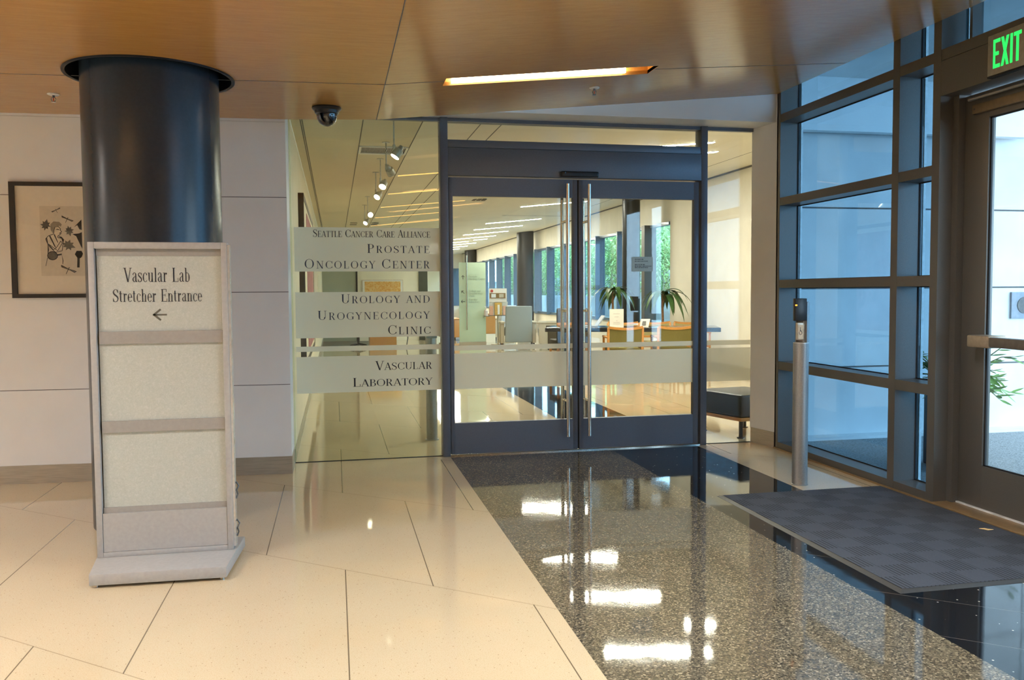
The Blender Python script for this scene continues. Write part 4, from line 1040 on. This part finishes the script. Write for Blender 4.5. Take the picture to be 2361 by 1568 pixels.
def arrow(cx, cz_, a):
    ca, sa = math.cos(a), math.sin(a); R = lambda u, v: (cx + u * ca - v * sa, cz_ + u * sa + v * ca)
    for p, r in (((-.045, 0), (.045, 0)), ((.045, 0), (.012, .035)), ((.045, 0), (.012, -.035))):
        bar(*R(*p), *R(*r), .012)
arrow(2.975, 1.60, math.pi / 2); arrow(2.975, 1.25, 3 * math.pi / 4); arrow(2.975, 1.03, math.pi)
b.build('arrows', m_ink, t)
# brochure stand
t = thing('brochure_stand', 'brochure stand with printed header card on a steel leg', 'stand', (3.72, 13.0, 0))
MB().cyl((3.735, 13.05, .01), (3.735, 13.05, .70), .028, n=16).build('leg', m_steel, t, smooth=True)
MB().cyl((3.735, 13.05, 0), (3.735, 13.05, .015), .17, n=28).build('base', m_steel, t)
MB().box(3.50, 3.98, 12.98, 13.08, .685, .70).build('tray', m_bronze, t)
MB().box(3.52, 3.97, 13.04, 13.06, .70, 1.02).build('back_panel', mat('acrylic', (.62, .64, .58), .3), t)
hd = MB().box(3.515, 3.945, 13.02, 13.04, 1.02, 1.335).build('header_card', m_paper, t)
MB().box(3.535, 3.915, 13.014, 13.02, 1.10, 1.225).build('photo_band', mat('photo_brown', (.22, .13, .04), .6), hd)
for x, m in ((3.57, m_white), (3.76, m_beigefab)): MB().box(x, x + .11, 13.009, 13.014, 1.12, 1.205).build('photo', m, hd)
MB().cyl((3.585, 13.012, 1.275), (3.585, 13.02, 1.275), .034, n=20).build('red_badge', mat('badge_red', (.50, .05, .04), .5), hd)
for x0, x1, m in ((3.52, 3.61, mat('salmon_paper', (.72, .38, .24), .7)), (3.65, 3.82, mat('ochre_paper', (.58, .35, .07), .7)), (3.85, 3.94, mat('salmon_paper_b', (.74, .42, .28), .7))):
    z1 = 1.0 if x1 - x0 > .1 else .92
    l_ = MB().box(x0, x1, 12.99, 13.03, .70, z1).build('brochure', m, t)
MB().box(3.715, 3.765, 12.985, 12.99, .72, .95).build('pale_figure', m_paper, t)
MB().box(3.40, 3.52, 12.97, 13.07, .672, .6845).build('shelf', m_bronze, t)
t.location += Vector((.06, .36, 0))
t = thing('sanitizer_bottle', 'small pump bottle on the left end of the brochure tray', 'bottle', (3.46, 13.02, .70))
MB().lathe([(0, 0), (.05, 0), (.05, .10), (.045, .13), (.016, .15), (.016, .17), (0, .17)], (3.46, 13.02, .685), 20).build('body', mat('bottle_plastic', (.62, .55, .52), .3), t, smooth=True)
MB().tube([(3.46, 13.02, .855), (3.46, 13.02, .90), (3.43, 13.02, .905)], .008, 8).build('pump', m_white, t, smooth=True)
t.location += Vector((.04, .36, 0))
t = thing('side_cabinet', 'small maple cabinet behind the brochure stand', 'cabinet', (3.62, 14.2, 0))
MB().box(3.60, 3.88, 14.2, 14.55, .22, .72).build('carcass', m_orange, t, bevel=.004)
MB().box(3.615, 3.865, 14.18, 14.2, .24, .70).build('door', m_orange, t)
MB().box(3.60, 3.88, 14.2, 14.55, .0, .22).build('plinth', m_cream, t)

# upholstered armchairs (local coordinates: sitter faces +y)
def armchair(name, label, loc, rz, fab, arm, wd=.78, bh=.93, group=None, dp=.72, slope=.10):
    t = thing(name, label, 'armchair', (0, 0, 0), group); h = wd / 2; off = Vector((0, 0, 0)); z = (0, 0, 0)
    b = MB(); bx = h - .11
    b.hexa([(-bx, .0 + slope, .10), (bx, .0 + slope, .10), (bx, .14 + slope, .10), (-bx, .14 + slope, .10)], [(-bx + .01, 0, bh), (bx - .01, 0, bh), (bx - .01, .10, bh), (-bx + .01, .10, bh)])
    b.build('backrest', fab, t, off=z, bevel=.022, seg=3)
    MB().box(-bx, bx, .14 + slope, dp, .24, .45).build('seat_cushion', fab, t, off=z, bevel=.035, seg=3)
    for s in (-1, 1):
        x0, x1 = sorted((s * bx, s * h))
        MB().box(x0 + .012, x1 - .012, .05 + slope, dp - .02, .08, .53).build('arm_panel', arm, t, off=z, bevel=.012)
        MB().box(x0, x1, .0 + slope, dp + .02, .53, .575).build('armrest', arm, t, off=z, bevel=.018, seg=3)
        for y in (.10 + slope, dp - .06): MB().cyl((s * (h - .06), y, 0), (s * (h - .06), y, .08), .022, n=10).build('foot', m_black, t, off=z)
    t.location = loc; t.rotation_euler = (0, 0, rz); LOC[t.name] = tuple(loc); return t
armchair('armchair', 'grey upholstered armchair seen from behind beside the brochure stand', (4.08, 12.35, 0), math.radians(-6), m_greyfab, m_beigefab, wd=.84, dp=.66)
armchair('armchair', 'pale blue armchair facing left in front of the window sill', (5.25, 12.3, 0), math.radians(75), m_bluefab, m_beigefab, wd=.70, bh=.80)
armchair('armchair', 'dark beige armchair with wooden arms behind the door handles', (4.85, 9.7, 0), math.radians(35), m_beigefab, m_brownfab, wd=.72, bh=.86)
armchair('armchair', 'pale armchair half hidden at the left of the mint totem', (2.72, 15.6, 0), math.radians(-60), mat('sage_fabric', (.42, .46, .30), .7), m_orange, wd=.72, bh=.98)
armchair('armchair', 'blue grey armchair behind the brochure stand', (4.45, 15.2, 0), math.radians(30), m_bluefab, m_beigefab, wd=.74, bh=.9)
t = thing('side_table', 'low wooden side table with books between window armchairs', 'table', (4.75, 10.9, 0))
MB().box(4.5, 5.0, 10.7, 11.1, .40, .44).build('tabletop', m_beigefab, t, bevel=.006)
for x in (4.54, 4.96):
    for y in (10.74, 11.06): MB().box(x - .02, x + .02, y - .02, y + .02, 0, .40).build('leg', m_orange, t)
t = thing('tall_plant', 'upright green plant behind the mint totem', 'plant', (3.0, 17.0, 0))
MB().lathe([(0, 0), (.14, 0), (.18, .34), (.165, .34), (.15, .30), (0, .30)], (3.0, 17.0, 0), 24).build('pot', m_orange, t, smooth=True)
b = MB()
for k in range(22):
    a = random.uniform(0, 6.28); l = random.uniform(.6, .95); r = random.uniform(.1, .28)
    d = Vector((math.cos(a), math.sin(a), 0)); p = [Vector((3.0, 17.0, .3)) + d * (r * u * u) + Vector((0, 0, l * u)) for u in (0, .3, .6, .85, 1)]
    b.strip(p, [.012, .03, .035, .025, .003], d.cross(Vector((0, 0, 1))))
b.build('foliage', m_leaf, t)

# wooden side chairs (local: sitter faces +y)
def side_chair(label, loc, rz, fab, wd=.475, h=.775, group='maple side chairs round the black table'):
    t = thing('side_chair', label, 'chair', (0, 0, 0), group); z = (0, 0, 0); s = wd / 2
    for sx in (-1, 1):
        MB().hexa([(sx * s - .016, .02, 0), (sx * s + .016, .02, 0), (sx * s + .016, .055, 0), (sx * s - .016, .055, 0)], [(sx * s - .016, -.045, h - .02), (sx * s + .016, -.045, h - .02), (sx * s + .016, -.015, h - .02), (sx * s - .016, -.015, h - .02)]).build('leg', m_chairwood, t, off=z, bevel=.004)
        MB().box(sx * s - .015, sx * s + .015, .43, .46, 0, .62).build('leg', m_chairwood, t, off=z, bevel=.004)
        MB().box(sx * s - .02, sx * s + .02, .0, .48, .60, .625).build('armrest', m_chairwood, t, off=z, bevel=.006)
    b = MB(); N = 8
    for i in range(N):
        u0, u1 = -1 + 2 * i / N, -1 + 2 * (i + 1) / N
        f = lambda u: -.048 - .030 * (1 - u * u)
        g = lambda u: h - .022 * (1 - u * u)
        b.hexa([(s * u0, f(u0), g(u0) - .035), (s * u1, f(u1), g(u1) - .035), (s * u1, f(u1) + .025, g(u1) - .035), (s * u0, f(u0) + .025, g(u0) - .035)], [(s * u0, f(u0), g(u0)), (s * u1, f(u1), g(u1)), (s * u1, f(u1) + .025, g(u1)), (s * u0, f(u0) + .025, g(u0))])
    b.build('top_rail', m_chairwood, t, off=z)
    b = MB()
    for i in range(N):
        u0, u1 = -1 + 2 * i / N, -1 + 2 * (i + 1) / N; ss = s - .016
        f = lambda u: -.040 - .028 * (1 - u * u)
        g = lambda u: h - .022 * (1 - u * u) - .034
        b.hexa([(ss * u0, f(u0) + .02, .545), (ss * u1, f(u1) + .02, .545), (ss * u1, f(u1) + .04, .545), (ss * u0, f(u0) + .04, .545)], [(ss * u0, f(u0), g(u0)), (ss * u1, f(u1), g(u1)), (ss * u1, f(u1) + .02, g(u1)), (ss * u0, f(u0) + .02, g(u0))])
    b.build('back_pad', fab, t, off=z)
    MB().box(-s + .01, s - .01, -.035, -.005, .515, .548).build('lower_rail', m_chairwood, t, off=z, bevel=.003)
    MB().box(-s + .016, s - .016, .03, .46, .42, .47).build('seat', fab, t, off=z, bevel=.012)
    MB().box(-s + .015, s - .015, .02, .45, .39, .42).build('seat_frame', m_chairwood, t, off=z)
    t.location = loc; t.rotation_euler = (0, 0, rz); LOC[t.name] = tuple(loc); return t
side_chair('maple chair with olive back, left of the front pair at the black table', (3.925, 4.72, 0), math.radians(-10), m_greenfab)
side_chair('maple chair with olive back, right of the front pair at the black table', (4.615, 4.62, 0), math.radians(-10), m_greenfab)
m_palefab = mat('pale_olive_fabric', (.34, .30, .13), .85, var=.1, scale=350)
side_chair('maple chair behind the black table, partly hidden by the white card', (4.46, 6.35, 0), math.radians(165), m_palefab)
side_chair('maple chair behind the black table, left of the potted palm stem', (4.98, 6.30, 0), math.radians(165), m_palefab)
side_chair('maple chair behind the black table, right of the potted palm stem', (5.50, 6.15, 0), math.radians(165), m_palefab)
t = thing('upholstered_chair', 'tall dark brown chair behind the door handles', 'chair', (3.62, 6.2, 0))
z = None
MB().box(3.36, 3.86, 6.26, 6.33, .40, 1.0).build('backrest', m_brownfab, t, bevel=.03, seg=3)
MB().box(3.36, 3.86, 6.33, 6.78, .40, .50).build('seat', m_brownfab, t, bevel=.025)
MB().box(3.35, 3.87, 6.245, 6.26, .735, .775).build('wood_rail', m_chairwood, t)
for x in (3.38, 3.84):
    for y in (6.28, 6.76): MB().box(x - .018, x + .018, y - .018, y + .018, 0, .40).build('leg', m_chairwood, t)

# black table
t = thing('dining_table', 'long black stone topped table beside the cream wall', 'table', (4.1, 5.4, 0))
def ty(x, o): return 5.03 - .36 * (x - 4.0) + o
b = MB()
b.hexa([(2.95, ty(2.95, 0), .675), (5.28, ty(5.28, 0), .675), (5.55, ty(5.55, .85), .675), (3.25, ty(3.25, .85), .675)], [(2.95, ty(2.95, 0), .735), (5.28, ty(5.28, 0), .735), (5.55, ty(5.55, .85), .735), (3.25, ty(3.25, .85), .735)])
b.build('tabletop', m_table, t, bevel=.008)
for x, o in ((3.25, .2), (5.0, .2), (3.4, .65), (5.25, .65)): MB().cyl((x, ty(x, o), 0), (x, ty(x, o), .68), .035, n=14).build('leg', m_navy, t, smooth=True)
t = thing('table_card', 'white notice card standing on the black table', 'sign', (3.93, 5.12, .735))
MB().box(3.835, 4.045, 5.13, 5.138, .735, 1.0).build('card', m_paper, t)
b = MB()
for z0, x0, x1 in ((.93, 3.89, 3.985), (.885, 3.905, 3.97), (.83, 3.93, 3.95), (.805, 3.89, 3.985), (.785, 3.885, 3.99)): b.box(x0, x1, 5.1285, 5.13, z0, z0 + .006)
b.build('lettering', mat('faint_ink', (.5, .47, .42), .8), t)
MB().box(3.87, 4.01, 5.10, 5.17, .735, .745).build('stand', m_paper, t)
t = thing('laptop', 'open silver laptop on the left end of the black table', 'laptop', (3.62, 5.5, .735))
MB().hexa([(3.42, 5.40, .735), (3.74, 5.38, .735), (3.76, 5.62, .735), (3.44, 5.64, .735)], [(3.42, 5.40, .753), (3.74, 5.38, .753), (3.76, 5.62, .753), (3.44, 5.64, .753)]).build('base', m_pole, t)
MB().hexa([(3.72, 5.36, .753), (3.74, 5.36, .753), (3.78, 5.62, .753), (3.76, 5.62, .753)], [(3.83, 5.35, .90), (3.845, 5.35, .90), (3.88, 5.61, .90), (3.865, 5.61, .90)]).build('screen', m_bluefab, t)
t = thing('book_rest', 'open booklet tilted on the black table', 'book', (4.36, 5.3, .735))
MB().hexa([(4.31, 5.18, .735), (4.43, 5.16, .735), (4.44, 5.20, .735), (4.32, 5.22, .735)], [(4.345, 5.22, .85), (4.475, 5.20, .85), (4.475, 5.23, .85), (4.345, 5.25, .85)]).build('page', m_paper, t)
MB().hexa([(4.335, 5.175, .765), (4.395, 5.165, .765), (4.397, 5.168, .765), (4.337, 5.178, .765)], [(4.36, 5.205, .82), (4.41, 5.197, .82), (4.412, 5.20, .82), (4.362, 5.208, .82)]).build('picture', m_bronze, t)

# dracaena
def dracaena(name, label, x, y, htop, n, rad, seed, sc_=1.0, branch=2):
    rnd = random.Random(seed)
    t = thing(name, label, 'plant', (x, y, 0))
    MB().lathe([(0, 0), (.13, 0), (.17, .30), (.155, .30), (.14, .27), (0, .27)], (x, y, 0), 28).build('pot', m_pot, t, smooth=True)
    b = MB(); b.tube([(x, y, .25), (x + .01, y, .6), (x - .005, y, htop - .28), (x + .01, y, htop - .22)], [.022, .021, .019, .017], 10)
    heads = [Vector((x + .02, y, htop - .10))]
    b.tube([(x, y, htop - .26), (x - .01, y, htop - .18), heads[0]], [.014, .013, .010], 8)
    if branch > 1:
        heads.append(Vector((x + .055, y + .03, htop - .16))); b.tube([(x + .01, y, htop - .28), (x + .045, y + .02, htop - .22), heads[1]], [.012, .011, .009], 8)
    b.build('stem', m_bark, t, smooth=True)
    b = MB()
    for k in range(n):
        hpt = heads[k % len(heads)]; a = 6.283 * k / n * 2.4 + rnd.uniform(-.3, .3); L = rad * rnd.uniform(.8, 1.25); upk = rnd.uniform(.15, 1.0)
        d = Vector((math.cos(a), math.sin(a), 0)); p = []; ws = []
        for i in range(8):
            u = i / 7
            p.append(hpt + d * (L * (u ** .85) * (1 - .25 * u * (1 - upk))) + Vector((0, 0, L * (upk * .9 * u - (1.15 + rnd.uniform(0, .05)) * u * u))))
            ws.append(sc_ * .047 * (math.sin(math.pi * min(1, u * .93 + .07)) ** .8))
        sd = d.cross(Vector((0, 0, 1)))
        b.strip(p, ws, sd)
    b.build('foliage', m_leaf, t, smooth=True)
    return t
dracaena('corn_plant', 'potted palm like corn plant with drooping leaves by the cream wall', 5.40, 7.04, 1.34, 18, .43, 3)
dracaena('corn_plant', 'leafy corn plant left of the dark inner column', 4.88, 8.1, 1.38, 22, .38, 11)
def bush(name, label, x, y, z, r, n, m, seed, pot=True):
    rnd = random.Random(seed); t = thing(name, label, 'plant', (x, y, 0))
    if pot: MB().lathe([(0, 0), (.12, 0), (.16, z), (.145, z), (.13, z - .03), (0, z - .03)], (x, y, 0), 24).build('pot', m_pot, t, smooth=True)
    b = MB()
    for k in range(n):
        a = rnd.uniform(0, 6.283); L = r * rnd.uniform(.6, 1.1); d = Vector((math.cos(a), math.sin(a), 0)); e = rnd.uniform(.3, 1.1)
        p = [Vector((x, y, z - .02)) + d * (L * u) + Vector((0, 0, L * (1.2 * e * u - .7 * u * u))) for u in (0, .3, .6, .85, 1)]
        b.strip(p, [.006, .03, .04, .025, .002], d.cross(Vector((0, 0, 1))))
    b.build('foliage', m, t, smooth=True); return t
bush('foliage_plant', 'low bright green plant seen under the black table, left', 4.80, 6.95, .24, .26, 26, m_leaf2, 5)
bush('foliage_plant', 'low bright green plant seen under the black table, right', 5.72, 6.75, .22, .26, 24, m_leaf2, 6)

# columns of the waiting room
m_col2 = mat('dark_column_paint', (.022, .024, .024), .38, 0, .3, var=.03, scale=40)
def inner_col(x, y, r, label):
    t = thing('round_column', label, 'column', (x, y, 0), 'slim dark columns of the waiting room')
    MB().lathe([(0, 0), (r, 0), (r, cz2(x) + .06), (0, cz2(x) + .06)], (x, y, 0), 48).build('shaft', m_col2, t, smooth=True)
    MB().lathe([(r, 0), (r + .008, 0), (r + .008, .09), (r, .09)], (x, y, 0), 40).build('base_ring', m_pole, t, smooth=True)
inner_col(5.41, 8.62, .165, 'dark slim column between the two corn plants')
inner_col(5.66, 18.7, .255, 'dark column in the middle of the window band')
inner_col(5.78, 30.0, .255, 'farthest dark column above the mint totem')

# bench
t = thing('bench', 'black cushioned bench on a wood rail behind the right sidelight', 'bench', (3.4, .6, 0))
A = Vector((3.335, .125, 0)); d1 = Vector((-.30, 1.0, 0)).normalized(); d2 = Vector((1.0, .16, 0)).normalized()
def bp(u, v, z): p = A + d1 * u + d2 * v; return (p.x, p.y, z)
MB().hexa([bp(0, 0, .150), bp(0, .55, .150), bp(.60, .55, .150), bp(.60, 0, .150)], [bp(0, 0, .178), bp(0, .55, .178), bp(.60, .55, .178), bp(.60, 0, .178)]).build('wood_rail', m_orange, t, bevel=.003)
MB().hexa([bp(.005, .005, .178), bp(.005, .545, .178), bp(.595, .545, .178), bp(.595, .005, .178)], [bp(.005, .005, .372), bp(.005, .545, .372), bp(.595, .545, .372), bp(.595, .005, .372)]).build('cushion', m_leather, t, bevel=.022, seg=4)
for u, v in ((.06, .05), (.06, .49), (.53, .05), (.53, .49)):
    x, y, _ = bp(u, v, 0); MB().box(x - .012, x + .012, y - .012, y + .012, .008, .15).build('leg', m_black, t)
    MB().cyl((x, y, 0), (x, y, .008), .032, n=18).build('foot', m_black, t)

# ================================================================== OUTSIDE
b = MB()
for i, (x0, x1) in enumerate(((3.62, 6.22), (6.235, 9.5), (9.515, 13))):
    for z0, z1 in ((-.03, .575), (.590, 1.262), (1.277, 1.955), (1.970, 2.63), (2.645, 3.4), (3.415, 4.4)):
        b.box(x0, x1, .205, .30, z0, z1)
b.cur = 1; b.box(3.62, 13, .215, .30, -.12, 4.4)
struct(b.build('wall_outside', [m_concrete, m_groove], origin=(8, .25, 0)), 'white concrete panel wall outside with horizontal joints', 'wall')
b = MB().box(3.62, 13, .06, .205, -.12, -.005)
struct(b.build('curb', m_concrete), 'low concrete curb at the foot of the outside wall', 'curb')
t = thing('speaker_vent', 'square grey vent box mounted on the outside concrete wall', 'vent', (6.2, .2, 1.0))
MB().box(6.02, 6.30, .185, .206, .985, 1.225).build('plate', mat('vent_grey', (.20, .24, .29), .5), t)
MB().cyl((6.155, .185, 1.105), (6.155, .180, 1.105), .075, n=28).build('round_grille', m_groove, t)
# planter with leafy plant
t = thing('planter', 'tall dark planter with a leafy plant outside the storefront', 'planter', (4.34, -1.22, -.03))
MB().box(4.25, 4.47, -1.30, -.95, -.03, .60).build('box', mat('planter_plum', (.03, .022, .028), .4), t, bevel=.01)
rnd = random.Random(4); b = MB(); bl = MB()
for k in range(26):
    a = rnd.uniform(0, 6.283); L = rnd.uniform(.18, .40); d = Vector((math.cos(a), math.sin(a), 0)); base = Vector((4.36 + d.x * .07, -1.12 + d.y * .08, .58))
    e = rnd.uniform(.25, 1.5)
    pts = [base + d * (L * u * .8) + Vector((0, 0, L * (e * u - .6 * u * u))) for u in (0, .4, .75, 1)]
    b.tube(pts, [.006, .005, .004, .002], 6)
    for j in range(6):
        u = .3 + .14 * j; i = min(2, int(u * 3)); q = pts[i].lerp(pts[i + 1], min(1, u * 3 - i)); a2 = a + rnd.uniform(-1.3, 1.3); dd = Vector((math.cos(a2), math.sin(a2), rnd.uniform(-.5, .25)))
        l = rnd.uniform(.07, .14)
        bl.strip([q, q + dd * l * .35, q + dd * l * .7, q + dd * l], [.003, .020, .016, .001], Vector((-dd.y, dd.x, .2)).normalized())
for tip, dz in (((4.86, -.95), .30), ((5.08, -.85), -.15)):
    pts = [Vector((4.32, -1.12, .56)), Vector((4.55, -1.16, .60)), Vector((tip[0], tip[1], .50 + dz * .3))]
    b.tube(pts, [.006, .004, .002], 6)
    for j in range(8):
        q = pts[1].lerp(pts[2], .3 + .1 * j); a2 = rnd.uniform(-1.4, 1.4); dd = Vector((math.cos(a2), math.sin(a2) * .5, rnd.uniform(-.7, .3))); l = rnd.uniform(.09, .16)
        bl.strip([q, q + dd * l * .35, q + dd * l * .7, q + dd * l], [.002, .012, .010, .001], Vector((-dd.y, dd.x, .5)).normalized())
b.build('branches', m_culm, t, smooth=True); bl.build('leaves', m_leaf2, t, smooth=True)
# garden behind the window band
b = MB().box(10.2, 10.5, 4, 85, -.1, 1.05)
struct(b.build('wall_garden', m_gardenwall), 'low pale garden wall outside the window band', 'garden wall')
b = MB().box(13.5, 13.8, .3, 95, -.1, 2.1)
struct(b.build('wall_terrace', m_gardenwall), 'tall pale retaining wall behind the bamboo', 'garden wall')
b = MB().tube([(13.2, 2, 1.55), (13.2, 90, 1.55)], .02, 6)
struct(b.build('trim_9', m_groove), 'thin dark rail along the retaining wall', 'rail')
bam = ['farthest right', 'second from the right', 'third from the right', 'fourth from the right', 'fifth from the right', 'sixth from the right', 'seventh from the right', 'eighth from the right', 'ninth from the right', 'tenth from the right', 'eleventh from the right', 'twelfth from the right']
for k in range(12):
    rnd = random.Random(30 + k); x = 12.0 + rnd.uniform(-.1, .1); y = 8.0 + k * 4.0
    t = thing('bamboo_clump', 'feathery bamboo clump outside the windows, %s' % bam[k], 'bamboo', (x, y, 0), 'bamboo outside the window band')
    b = MB(); bl = MB()
    for j in range(34):
        cx, cy_ = x + rnd.uniform(-.5, .5), y + rnd.uniform(-1.35, 1.35); h = rnd.uniform(2.6, 4.2); lx, ly = rnd.uniform(-.2, .2), rnd.uniform(-.2, .2)
        b.tube([(cx, cy_, 0), (cx + lx * .3, cy_ + ly * .3, h * .5), (cx + lx, cy_ + ly, h)], [.016, .013, .004], 5)
        for i in range(70):
            u = rnd.uniform(.36, 1.02); a = rnd.uniform(0, 6.283); l = rnd.uniform(.10, .24)
            q = Vector((cx + lx * u * u, cy_ + ly * u * u, h * u)) + Vector((math.cos(a), math.sin(a), 0)) * rnd.uniform(.02, .30)
            dd = Vector((math.cos(a), math.sin(a), rnd.uniform(-1.0, .1)))
            sd = Vector((-dd.y, dd.x, .3)).normalized() * (l * .16)
            bl.add([q, q + dd * l * .4 + sd, q + dd * l, q + dd * l * .4 - sd], [(0, 1, 2, 3)])
    b.build('culms', m_culm, t); bl.build('leaves', m_bamboo, t, recalc=False)

# canopy over the storefront, trees beyond the terrace
b = MB().box(3.63, 5.35, -9, .20, 3.02, 3.12)
struct(b.build('canopy', m_concrete), 'flat canopy slab over the outside walk', 'canopy')

from mathutils import noise as mnoise
tn = ['nearest the right end', 'second from the right end', 'third from the right end', 'fourth from the right end', 'fifth from the right end', 'sixth from the right end', 'seventh from the right end', 'eighth from the right end', 'ninth from the right end', 'tenth from the right end', 'eleventh from the right end', 'twelfth from the right end', 'thirteenth from the right end']
m_crown = mat('tree_crown', (.16, .26, .09), .8, var=.3, scale=2.2, bump=.4, bscale=9)
for k in range(13):
    rnd = random.Random(60 + k); y = 4.5 + 5.9 * k; x = 18.0; zc_ = 3.9; R = 2.45
    t = thing('garden_tree', 'broad leafy tree beyond the retaining wall, %s' % tn[k], 'tree', (x, y, -.03), 'trees beyond the retaining wall')
    MB().tube([(x, y, -.03), (x + .1, y, 1.2), (x, y, 2.6)], [.20, .16, .10], 10).build('trunk', m_bark, t, smooth=True)
    bmx = bmesh.new(); bmesh.ops.create_icosphere(bmx, subdivisions=4, radius=R)
    bl = MB(); b = MB(); vs = []
    for v in bmx.verts:
        d = v.co.normalized(); q = v.co * (1 + .22 * mnoise.noise(v.co * .9 + Vector((k * 7, 0, 0))) + .10 * mnoise.noise(v.co * 2.7)) 
        vs.append(Vector((x + q.x * .8, y + q.y * .92, zc_ + q.z * 1.1)))
    b.add(vs, [[v.index for v in f.verts] for f in bmx.faces]); bmx.free()
    b.build('crown', m_crown, t, smooth=True)
    for i in range(1500 if k < 5 else 500):
        p = rnd.choice(vs); a = rnd.uniform(0, 6.283); l = rnd.uniform(.10, .26); d = (p - Vector((x, y, zc_))).normalized()
        q = p + d * rnd.uniform(0, .2); e = (d * .5 + Vector((math.cos(a), math.sin(a), rnd.uniform(-1, .2)))).normalized(); sd = e.cross(d).normalized() * (l * .28)
        bl.add([q, q + e * l * .5 + sd, q + e * l, q + e * l * .5 - sd], [(0, 1, 2, 3)])
    bl.build('leaves', m_bamboo, t, recalc=False)
